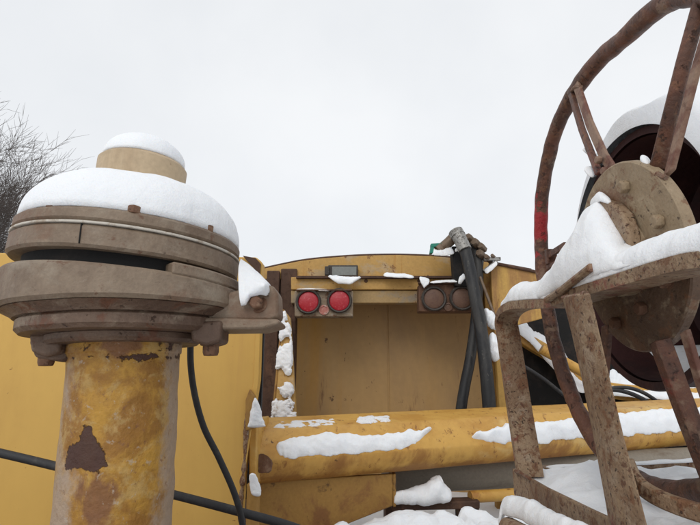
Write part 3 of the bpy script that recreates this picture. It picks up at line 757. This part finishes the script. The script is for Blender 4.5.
# ------------------------------------------------------------------ hoses and fittings at the top
hf = thing('hose_fitting', W(462, 262, 2.12), 'brass brown pipe elbow with nuts at the top of the black hoses', 'fitting')
build('elbow', tube(cat([W(441, 249, 2.14), W(448, 243, 2.13), W(455, 236.5, 2.12), W(461, 235, 2.08)], 8), .023, 16), M_fit, hf)
build('ferrule', tube([W(457, 233.5, 2.06), W(461, 241, 2.05), W(465, 250, 2.04)], .028, 20), M_ferrule, hf)
build('collar', tube([W(455.5, 231.5, 2.066), W(458, 236, 2.058)], .031, 20), M_ferrule, hf)
build('hex_nut', hexbolt(W(438, 251.5, 2.14), (W(448, 243, 2.14) - W(438, 251.5, 2.14)), .030, .03), M_fit, hf, bevel=.003)
build('black_box', prism([W(452, 246, 2.12), W(468, 246, 2.12), W(470, 287, 2.10), W(455, 286, 2.10)], (0, .06, 0)), M_dark, hf, bevel=.005)
build('back_pipe', tube(cat([W(466, 240, 2.16), W(474, 247, 2.16), W(478, 258, 2.15), W(477, 270, 2.14)], 8), .024, 16), M_rubber, hf)
for (x, y, r) in ((472, 241, .016), (478, 246, .019), (484, 250, .016), (483, 257, .018), (490, 261, .012), (496, 260, .009)):
    build('hex_nut', hexbolt(W(x, y, 2.12), (-.6, -.8, .3), r, .045), M_fit, hf, bevel=.0012)
build('handle', join(tube([W(484, 272, 2.1), W(497, 262, 2.1)], .011, 10), box(W(492, 259, 2.1), (.07, .015, .014))), M_ferrule, hf)
gt = build('green_tag', join(prism([W(431, 243.5, 2.12), W(446, 242.5, 2.12), W(446, 246, 2.12), W(431, 247, 2.12)], (0, .03, 0)), prism([W(431, 246.5, 2.121), W(434.5, 246.5, 2.121), W(433, 253, 2.121), W(430, 253, 2.121)], (0, .03, 0))), M_green, bevel=.002)
tag(gt, 'small green bracket beside the brass elbow against the sky', 'bracket')
o = build('black_hose', tube(cat([W(464, 246, 2.05), W(469, 266, 2.03), W(475, 296, 2.0), W(481, 330, 1.98), W(486, 370, 1.95), W(489.5, 412, 1.93), W(490, 440, 1.93)], 14), .0245, 20), M_rubber)
tag(o, 'thick black rubber hose in front, running down from the metal ferrule', 'hose')
o = build('black_hose', tube(cat([W(466, 240, 2.16), W(473, 246, 2.14), W(477.5, 262, 2.12), W(478, 290, 2.1), W(475, 325, 2.08), W(470, 360, 2.06), W(465, 385, 2.05), W(461, 410, 2.04), W(459, 440, 2.04)], 14), .021, 20), M_rubber)
tag(o, 'black rubber hose behind the front one, bending left toward the beam', 'hose')
snow(snow_between([W(433, 252, 2.13), W(445, 250, 2.13), W(453, 250, 2.13)], [W(433, 255, 2.1), W(445, 255.5, 2.1), W(455, 254, 2.1)], (0, -.3, 1), .014, n=30, amp=.5, fr=30, taper=.14), 'small snow heap on the arched top under the brass elbow')
snow(snow_between([W(455, 249, 2.09), W(459, 247.5, 2.09), W(463, 248, 2.09)], [W(455, 251.5, 2.08), W(459, 250.5, 2.08), W(463, 250.5, 2.08)], (0, -.3, 1), .006, n=20, amp=.4, fr=30, taper=.14), 'tiny snow fleck on the black box behind the hose')
snow(snow_between([W(484, 271, 2.09), W(490, 266, 2.09), W(496, 261, 2.09)], [W(487, 274, 2.07), W(492, 270, 2.07), W(498, 264, 2.07)], (0, -.5, 1), .008, n=20, amp=.4, fr=30, taper=.14), 'thin snow along the small lever right of the hoses')

# ------------------------------------------------------------------ background at right: fender, dark chassis, cables
fd = thing('yellow_fender', (.9, 2.5, 1.49), 'snow covered yellow fender sloping down behind the reel stand', 'fender')
fp = [(505, 318), (530, 334), (560, 352), (590, 376), (620, 384), (670, 388), (760, 392)]
FP = cat([W(a, b, 2.35) for a, b in fp], 6)
vs = []; fs = []
for p in FP: vs += [p, p + V((0, .45, .05)), V((p.x, p.y + .45, p.z - .03)), V((p.x, p.y, p.z - .07))]
for i in range(len(FP) - 1):
    for k in range(4): fs.append((i * 4 + k, i * 4 + (k + 1) % 4, i * 4 + 4 + (k + 1) % 4, i * 4 + 4 + k))
fs += [(3, 2, 1, 0), tuple((len(FP) - 1) * 4 + k for k in range(4))]
build('fender_sheet', (vs, fs), M_beam, fd, bevel=.004)
build('fender_bracket', box((W(700, 420, 2.45).x, 2.5, 1.63), (.1, .3, .35)), M_dark, fd, bevel=.004)
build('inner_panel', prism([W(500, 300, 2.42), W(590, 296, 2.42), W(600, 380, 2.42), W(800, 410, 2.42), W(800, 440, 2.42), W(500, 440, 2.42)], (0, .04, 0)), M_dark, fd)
snow(snow_between([W(512, 328, 2.33), W(530, 342, 2.33), W(556, 372, 2.31), W(580, 392, 2.30), (W(640, 398, 2.30)), W(740, 404, 2.3)],
                  [W(512, 318, 2.55), W(533, 331, 2.58), W(562, 345, 2.6), W(600, 374, 2.7), W(650, 384, 2.75), W(740, 392, 2.75)], (0, -.2, 1), .05, n=120, amp=.5, fr=16, rag=.015, taper=.03),
     'broad sloping snow layer on the yellow fender behind the stand')
hs = thing('yellow_side_bar', W(560, 372, 2.25), 'small yellow bar poking out of the fender snow behind the stand', 'bar')
build('bar_body', tube([W(541, 349, 2.27), W(572, 366, 2.26), W(603, 384, 2.25)], .022, 16), M_beam, hs)
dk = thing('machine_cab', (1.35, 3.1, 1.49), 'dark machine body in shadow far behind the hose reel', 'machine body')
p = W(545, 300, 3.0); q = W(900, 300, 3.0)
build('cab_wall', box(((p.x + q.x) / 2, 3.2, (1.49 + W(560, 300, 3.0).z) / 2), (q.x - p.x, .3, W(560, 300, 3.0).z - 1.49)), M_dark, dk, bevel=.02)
build('cab_ledge', box(((p.x + q.x) / 2, 3.0, W(560, 330, 3.0).z), (q.x - p.x, .1, .05)), M_brown, dk, bevel=.01)
for i, (pts_, r, lb) in enumerate((([(516, 362), (530, 370), (545, 380), (560, 392), (575, 404)], .008, 'thin black cable crossing the snow just right of the upright strap'),
                                 ([(600, 391), (615, 390), (632, 394), (650, 403), (665, 412)], .009, 'thin black cable arching over snow beneath the reel, lower one'),
                                 ([(603, 389), (625, 387.5), (642, 392), (658, 402), (670, 412)], .008, 'thin black cable arching over snow beneath the reel, upper one'))):
    o = build('black_cable', tube(cat([W(a, b, 2.22) for a, b in pts_], 12), r, 10), M_cable)
    tag(o, lb, 'cable')

# snow in the low gap under the beam
snow(snow_between([W(392, 505, 1.60), W(410, 505, 1.60), W(436, 505, 1.61), W(452, 500, 1.62)], [W(392, 494, 1.66), W(410, 490, 1.66), W(436, 480, 1.67), W(452, 492, 1.66)], (0, -.8, .7), .03, n=60, amp=.3, fr=18, rag=.006, hs=[.03, .03, .03, .045, .02]),
     'peaked snow heap on the rusty rail under the beam')
snow(snow_between([W(430, 478, 1.66), W(436, 475, 1.66), W(440, 475, 1.66)], [W(428, 492, 1.64), W(436, 494, 1.64), W(447, 493, 1.64)], (0, -1, .3), .02, n=30, amp=.5, fr=30), 'pointed snow tip in front of the grey pipe')
def heap():
    n, m = 90, 50; vs, fs = [], []
    for i in range(n + 1):
        for j in range(m + 1):
            x = -.15 + .85 * i / n; y = 1.12 + .46 * j / m
            e = min(1, min(i, n - i) / 12, min(j, m - j) / 9); e = math.sin(e * math.pi / 2) ** .7
            z = 1.5 + e * (.10 + .055 * math.sin((x + .1) * 5.0) + .045 * noise.fractal(V((x * 7, y * 7, 2)), 1, 2, 5))
            if x > .30: z += .02 * e
            vs.append(V((x, y, z)))
    for i in range(n):
        for j in range(m): a = i * (m + 1) + j; fs.append((a, a + m + 1, a + m + 2, a + 1))
    return vs, fs
snow(heap(), 'large lumpy snow heap at the bottom centre below the beam')

# ------------------------------------------------------------------ hose reel at right
XR = .40
reel = thing('hose_reel', (XR, .72, 1.62), 'large rusty red reel wheel with tan hub plate at the right', 'hose reel')
rp = [(672, -2), (648, 16), (625, 38), (607, 52), (590, 70), (576, 90), (563, 114), (552, 143), (545, 175), (541, 210), (541, 245), (543, 275), (548, 312), (556, 350), (570, 392), (586, 425), (603, 452)]
RPts = [XP(a, b, XR) for a, b in rp]
# close the ring off-frame with a circle through the traced arc
cy, cz, R = .715, CAMZ + .196, .312
aa = [math.atan2(p.z - cz, p.y - cy) for p in RPts]
a_s, a_e = aa[0], aa[-1]
if a_s < a_e: a_s += 2 * math.pi
R0_, R1_ = math.hypot(RPts[0].y - cy, RPts[0].z - cz), math.hypot(RPts[-1].y - cy, RPts[-1].z - cz)
ring_pts = list(RPts); span = (2 * math.pi - (a_s - a_e) if RPts[5].y > cy else a_s - a_e)
aE = aa[-1]; aS2 = aa[0]
while aE > aS2: aE -= 2 * math.pi
aS3 = aS2 - 2 * math.pi
for i in range(1, 14):
    t = i / 14; a = aE + (aS3 - aE) * t; rr = R1_ + (R0_ - R1_) * t
    ring_pts.append(V((XR, cy + rr * math.cos(a), cz + rr * math.sin(a))))
path = cat(ring_pts + [ring_pts[0]], 14)[:-1]
for _ in range(26): path = [(path[i - 1] + path[i] * 2 + path[(i + 1) % len(path)]) / 4 for i in range(len(path))]
rg = build('ring', tube(path, .0136, 20, closed=True, wob=.0018), M_reel, reel, smooth=180)
ra = rg.data.attributes.new('red', 'FLOAT', 'POINT')
for i, v in enumerate(rg.data.vertices):
    p = v.co + V(reel.location); x, y = proj(p)
    ra.data[i].value = .74 - abs(y - 222) * .009 - abs(x - 535) * .012 if p.y > .8 else 0
HX = .356
HC = XP(640, 262, HX)
hubc = V((HX, .64, CAMZ + .155)); HR = .122
HN = V((-1, 0, -.1)).normalized()
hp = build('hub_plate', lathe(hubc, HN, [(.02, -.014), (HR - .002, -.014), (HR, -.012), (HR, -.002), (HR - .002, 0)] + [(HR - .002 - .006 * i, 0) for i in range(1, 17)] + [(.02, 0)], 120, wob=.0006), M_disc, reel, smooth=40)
oa = hp.data.attributes.new('oil_shade', 'FLOAT', 'POINT')
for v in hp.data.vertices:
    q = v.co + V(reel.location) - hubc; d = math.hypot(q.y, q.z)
    oa.data[v.index].value = max(0, min(.62, .28 - q.z * 4.2)) + max(0, .2 - d * 3)  # grease by the axle; lower half painted darker as shade under the snowy strap
build('axle', cyl(hubc + V((.305, 0, 0)), (-1, 0, 0), .028, .29, 40, .003), M_brown, reel)
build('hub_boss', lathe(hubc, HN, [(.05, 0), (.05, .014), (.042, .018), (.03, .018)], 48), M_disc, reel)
for a, k in ((.25, .075), (1.05, .085), (2.0, .09), (2.9, .088), (3.7, .085), (4.5, .07), (5.3, .095), (6.0, .05)):
    q = hubc + V((-.1 * math.sin(a) * k, math.cos(a) * k, math.sin(a) * k))
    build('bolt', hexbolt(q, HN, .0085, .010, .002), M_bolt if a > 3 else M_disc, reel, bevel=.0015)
# drum: open shell seen from its open end
dc = V((.46, .79, CAMZ + .190)); DR = .205
build('drum', lathe(dc, (1, 0, 0), [(DR - .012, 0), (DR, 0), (DR + .002, .006), (DR - .004, .012), (DR - .006, .20), (DR - .03, .215), (.02, .215), (.02, .205), (DR - .034, .205), (DR - .014, .19), (DR - .014, .004)], 120, cap=False, wob=.002), M_drum, reel, smooth=50)
build('drum_rim', lathe(dc + V((.2, 0, 0)), (1, 0, 0), [(DR - .01, 0), (DR + .045, 0), (DR + .05, .004), (DR + .045, .008), (DR - .01, .008)], 120, cap=False, wob=.003), M_drum, reel, smooth=50)
# spokes: angle irons between hub plate and ring
def angle_iron(p, q, w_, h_, nm='spoke', m1=M_redspoke, m2=M_reel, th=.005):
    p, q = V(p), V(q); t = (q - p).normalized(); sx = V((1, 0, 0)); sy = t.cross(sx).normalized()
    a = build(nm, join(strap([p, p.lerp(q, .5), q], sx * w_, th), ), m2, reel, bevel=.0012)
    build('spoke_web', strap([p, p.lerp(q, .5), q], sy * h_, th), m1, a, bevel=.0012)
    return a
def rp3(px, py, X=XR): return XP(px, py, X)
s1 = build('spoke', join(strap([rp3(571, 92, .395), rp3(583, 132, .385), rp3(600, 176, .37)], V((0, -.012, 0)), .008)), M_reel, reel, bevel=.0015)
build('spoke_web', strap([rp3(575, 86, .393), rp3(589, 128, .382), rp3(603, 160, .374), rp3(622, 190, .364)], V((0, -.018, .003)), .005), M_redspoke, s1, bevel=.0012)
for q_ in ((601, 160), (607, 171)):
    build('bolt', hexbolt(rp3(*q_, .366), (-1, 0, 0), .006, .008), M_redspoke, s1, bevel=.001)
s2 = build('spoke', tube([rp3(707, -20, .40), rp3(684, 62, .385), rp3(657, 168, .362)], [.0085, .0085, .0085], 16), M_reel, reel, smooth=180)
build('spoke_web', strap([rp3(716, 0, .392), rp3(693, 80, .38), rp3(668, 178, .362)], V((0, -.016, .003)), .006), M_redspoke, s2, bevel=.0012)
build('bolt', hexbolt(rp3(668, 135, .372), (-1, 0, 0), .006, .008), M_disc, s2, bevel=.001)
s3 = build('spoke', strap([rp3(664, 340, .362), rp3(694, 420, .385), rp3(722, 490, .40)], V((0, -.014, .003)), .020), M_reel, reel, bevel=.0015)
build('spoke_web', strap([rp3(684, 332, .36), rp3(700, 385, .375), rp3(720, 440, .39)], V((0, -.012, .003)), .006), M_redspoke, s3, bevel=.0012)
s4 = build('spoke', strap([rp3(606, 325, .37), rp3(604, 360, .382), rp3(600, 415, .40)], V((0, -.022, 0)), .008), M_reel, reel, bevel=.0015)
# clamp near the ring
cl = build('ring_bracket', join(box(rp3(556, 251, .385), (.006, .085, .012)), box(rp3(556, 263, .385), (.006, .085, .008)), box(rp3(551, 257, .39), (.02, .012, .03))), M_reel, reel, bevel=.001)

# snow on the drum
def drum_snow():
    vs, fs = [], []; n, m = 80, 24
    for i in range(n + 1):
        s = i / n; a = math.radians(6 + 172 * s)
        e = math.sin(math.pi * s) ** .55
        for j in range(m + 1):
            t = j / m; x = .448 + .225 * t
            pr = max(0, math.sin(math.pi * t)) ** .28
            r = DR + .001 + (.062 * e * pr) * (1 + .25 * noise.noise(V((a * 3, x * 15, 0))))
            vs.append(V((x, dc.y - math.cos(a) * -r if False else dc.y + math.cos(a) * r, dc.z + math.sin(a) * r)))
    for i in range(n):
        for j in range(m): a = i * (m + 1) + j; fs.append((a, a + m + 1, a + m + 2, a + 1))
    return vs, fs
snow(drum_snow(), 'thick curved snow cap on top of the dark red drum')
def bowl_snow():
    vs, fs = [], []; n, m = 70, 20
    for i in range(n + 1):
        s = i / n; a = math.radians(222 + 95 * s); e = math.sin(math.pi * s) ** .6
        for j in range(m + 1):
            t = j / m; x = .53 + .115 * t
            r = DR - .0135 - e * math.sin(math.pi * min(1, t * 1.3 + .05) * .5) ** .6 * (.035 + .02 * t + .012 * noise.noise(V((a * 4, x * 12, 3))))
            vs.append(V((x, dc.y + math.cos(a) * r, dc.z + math.sin(a) * r)))
    for i in range(n):
        for j in range(m): a = i * (m + 1) + j; fs.append((a, a + m + 1, a + m + 2, a + 1))
    return vs, fs
snow(bowl_snow(), 'shaded snow lying inside the bottom of the drum')

# ------------------------------------------------------------------ reel stand
XS = .30
stand = thing('reel_stand', (.34, .75, 1.49), 'rust speckled tan steel stand of bent flat bar carrying the reel', 'stand')
sp = [(517, 478), (506, 405), (497, 340), (494.5, 322), (498, 309), (508, 302), (525, 300), (545, 299), (562, 292), (600, 279), (650, 262.5), (685, 253), (720, 251), (780, 262)]
SP = cat([XP(a, b, XS) for a, b in sp[:8]], 8)[:-1] + cat([XP(a, b, XS) for a, b in sp[7:]], 6)
build('bent_strap', strap(SP, V((.044, 0, 0)), -.0145), M_stand, stand, bevel=.002)
# reinforcement bar under the near part
build('under_bar', strap([XP(566, 296, .305), XP(620, 281, .305), XP(700, 262, .305)], V((.0, 0, .0)) + V((.05, 0, 0)), .010), M_stand, stand, bevel=.0015)
build('top_rod', tube([XP(547, 300, .296), XP(562, 290, .296), XP(591, 267.5, .296)], .0055, 10), M_stand, stand)
# thick post
tw = V((0, -.052, 0))
PS = [(562, 296), (572, 335), (583, 385), (594, 440), (606, 505), (612, 545)]
PT = [(585, 292), (595, 335), (606, 385), (619, 440), (636, 505), (646, 545)]
def post_loft():
    vs, fs = [], []
    n = 40
    A = resample([XP(a, b, .290) for a, b in PS], n); B = resample([XP(a, b, .276) for a, b in PT], n)
    for a, b in zip(A, B):
        w_ = b - a; d = V((.014, .02, 0))
        q = [a, a + w_ * .55 + V((-.004, 0, 0)), b + V((.006, 0, 0)), b + d, a + d]
        vs += q
    for i in range(n - 1):
        for k in range(5): fs.append((i * 5 + k, i * 5 + (k + 1) % 5, i * 5 + 5 + (k + 1) % 5, i * 5 + 5 + k))
    fs += [(4, 3, 2, 1, 0), tuple((n - 1) * 5 + k for k in range(5))]
    return vs, fs
build('post', post_loft(), M_stand, stand, bevel=.003)
# lower angle bar running toward the viewer
LB = [(512, 468), (545, 487), (590, 509), (640, 532), (720, 570)]
LP = [XP(a, b, XS) for a, b in LB]
vs, fs = [], []
for i, p in enumerate(LP): vs += [p, p + V((.006, 0, 0)), p + V((.006, 0, -.046)), p + V((0, 0, -.046))]
for i in range(len(LP) - 1):
    for k in range(4): fs.append((i * 4 + k, i * 4 + (k + 1) % 4, i * 4 + 4 + (k + 1) % 4, i * 4 + 4 + k))
fs += [(3, 2, 1, 0), tuple((len(LP) - 1) * 4 + k for k in range(4))]
build('lower_bar', (vs, fs), M_stand, stand, bevel=.002)
zt = min(p.z for p in LP); 
build('tray', prism([p + V((.006, 0, -.03)) for p in LP] + [V((.75, LP[-1].y, LP[-1].z - .03)), V((.75, LP[0].y, LP[0].z - .03))], (0, 0, -.006)), M_brown, stand)
build('rear_bar', prism([W(520, 469, 1.02), W(760, 458, 1.05), W(760, 470, 1.05), W(520, 479, 1.02)], (0, .03, 0)), M_stand, stand, bevel=.002)
build('curved_brace', strap(cat([XP(620, 466, .295), XP(630, 487, .295), XP(650, 504, .30), XP(688, 520, .31), XP(760, 540, .33)], 8), V((.010, 0, 0)), .016), M_stand, stand, bevel=.002)
build('lower_arm', tube([XP(509, 528, .25), XP(560, 560, .22)], .016, 16), M_stand, stand)
build('stand_leg', box((.33, .93, 1.60), (.05, .05, .24)), M_stand, stand, bevel=.003)
build('stand_leg', box((.33, .56, 1.58), (.05, .05, .20)), M_stand, stand, bevel=.003)
# bearing lug standing on the strap
lg = [(590, 268), (588, 225), (592, 208), (601, 200), (612, 203), (622, 214), (628, 232), (632, 262)]
build('bearing_lug', prism([XP(a, b, .335) for a, b in lg], (.016, 0, 0)), M_stand, stand, bevel=.003)
# snow on the stand
sA = [(499, 307), (508, 301), (525, 299), (545, 298), (562, 291), (600, 278), (650, 261.5), (685, 252), (720, 250), (780, 258)]
A_ = [XP(a, b, XS + .001) + V((0, 0, .001)) for a, b in sA]; B_ = [p + V((.058, 0, 0)) for p in A_]
snow(snow_between(A_, B_, (0, 0, 1), .03, n=170, k=26, amp=.16, fr=14, rag=.0025, pw=.42, taper=.015, hs=[.012, .035, .032, .03, .045, .045, .036, .032, .030, .030, .030, .030, .030]),
     'thick snow layer along the top of the bent strap below the hub plate')
snow(snow_between([XP(536, 299, .300), XP(562, 289, .300), XP(592, 277, .300), XP(618, 269, .300), XP(640, 262, .302)],
                  [XP(553, 282, .325), XP(570, 256, .335), XP(581, 232, .337), XP(591, 206, .337), XP(600, 201, .337), XP(608, 212, .336), XP(617, 228, .336), XP(626, 243, .336), XP(638, 250, .335)], (-1, -.1, .35), .016, n=110, k=34, amp=.25, fr=14, rag=.002, pw=.6, taper=.04, hs=[.010, .016, .019, .019, .015, .009, .001]),
     'snow mound leaning against the rounded lug in front of the hub plate')
snow(snow_between([XP(590, 205, .333), XP(600, 200, .333), XP(612, 204, .333)], [XP(590, 203, .352), XP(600, 198, .352), XP(612, 202, .352)], (0, 0, 1), .010, n=30, amp=.3, fr=30, taper=.5), 'little snow cap on top of the rounded lug')
snow(snow_between([XP(586, 172, .362), XP(592, 178, .362)], [XP(591, 166, .372), XP(597, 172, .372)], (-1, 0, .6), .010, n=24, amp=.4, fr=30, taper=.45), 'small snow clump where the left spoke meets the hub plate')
snow(snow_between([XP(641, 166, .352), XP(650, 168, .352)], [XP(642, 157, .366), XP(650, 157, .366)], (-.5, 0, 1), .008, n=24, amp=.4, fr=30, taper=.45), 'small snow clump beside the right pair of spokes on the hub plate')
snow(snow_between([XP(583, 150, .375), XP(587, 155, .375)], [XP(589, 148, .38), XP(592, 155, .38)], (-1, 0, .6), .008, n=24, amp=.4, fr=30, taper=.45), 'tiny snow clump on the left spoke above the hub plate')
Lt = [p + V((.008, 0, -.030)) for p in LP]; Rt = [V((.70, p.y, p.z - .030)) for p in LP]
snow(snow_between([Lt[0] + V((0, .03, 0))] + Lt, [Rt[0] + V((0, .03, 0))] + Rt, (0, 0, 1), .032, n=120, k=60, amp=.8, fr=11, rag=.003, pw=.3, taper=.04), 'snow filling the tray of the reel stand behind the lower bar')
snow(snow_between([W(545, 468, 1.022), W(620, 465, 1.025), W(700, 461, 1.04), W(760, 458, 1.04)], [W(545, 466, 1.05), W(620, 463, 1.055), W(700, 459, 1.07), W(760, 456, 1.07)], (0, 0, 1), .0035, n=60, amp=.5, fr=24), 'narrow snow line on the rear bar of the reel stand')
snow(snow_between([XP(497, 534, .235), XP(502, 514, .245), XP(520, 518, .245), XP(560, 542, .225), XP(620, 580, .2)], [XP(503, 516, .27), XP(512, 502, .28), XP(530, 504, .28), XP(575, 527, .26), XP(650, 570, .24)], (-.3, -.3, 1), .02, n=80, amp=.25, fr=24, rag=.003),
     'rounded snow bank on the lower arm at the bottom edge, left of the post')
snow(crust([XP(501, 362, .302), XP(504, 385, .302), XP(508, 408, .302)], [XP(525, 362, .345), XP(526, 388, .345), XP(527, 410, .345)], (0, -1, 0), .005, thr=.26, fr=60), 'frosty snow crust stuck to the upright part of the strap', M_snowd)

# ------------------------------------------------------------------ deck snow
def decksnow():
    n, m = 120, 80; vs, fs = [], []
    for i in range(n + 1):
        for j in range(m + 1):
            x = -.2 + 2.48 * i / n; y = 1.15 + 1.85 * j / m
            e = min(1, min(i, n - i) / 3, min(j, m - j) / 3)
            vs.append(V((x, y, 1.49 + e * (.022 + .012 * noise.fractal(V((x * 4, y * 4, 1)), 1, 2, 3)))))
    for i in range(n):
        for j in range(m): a = i * (m + 1) + j; fs.append((a, a + m + 1, a + m + 2, a + 1))
    return vs, fs
snow(decksnow(), 'thin snow sheet lying on the deck behind and below the yellow beam')

# ------------------------------------------------------------------ rough weld beads at the joints
M_weldb = mat('rusty_weld_bead', (.20, .12, .08), [(RUST, 60, .45, .58, U, .8), ((.3, .22, .16), 90, .55, .64, U, .6)], rough=.6, bump=.9, bscale=160)
def weld(host, pts, r=.0035):
    pp = cat(pts, 14)
    build('weld_bead', tube(pp, [r * (.8 + .5 * abs(noise.noise(p * 260))) for p in pp], 8, wob=r * .4), M_weldb, host)
weld(reel, [XP(571, 91, .388), XP(576, 87, .388), XP(581, 87, .389)])
weld(reel, [XP(651, 172, .352), XP(658, 175, .352), XP(666, 178, .353)])
weld(stand, [XP(563, 298, .292), XP(574, 296.5, .289), XP(586, 294, .284)])
weld(stand, [XP(516, 471, .299), XP(520, 473, .299), XP(530, 478.5, .299)])
weld(stand, [XP(549, 300.5, .297), XP(563, 291.5, .297), XP(585, 275, .297)], .0028)
weld(stand, [XP(617, 462, .292), XP(622, 470, .290), XP(627, 480, .290)], .003)
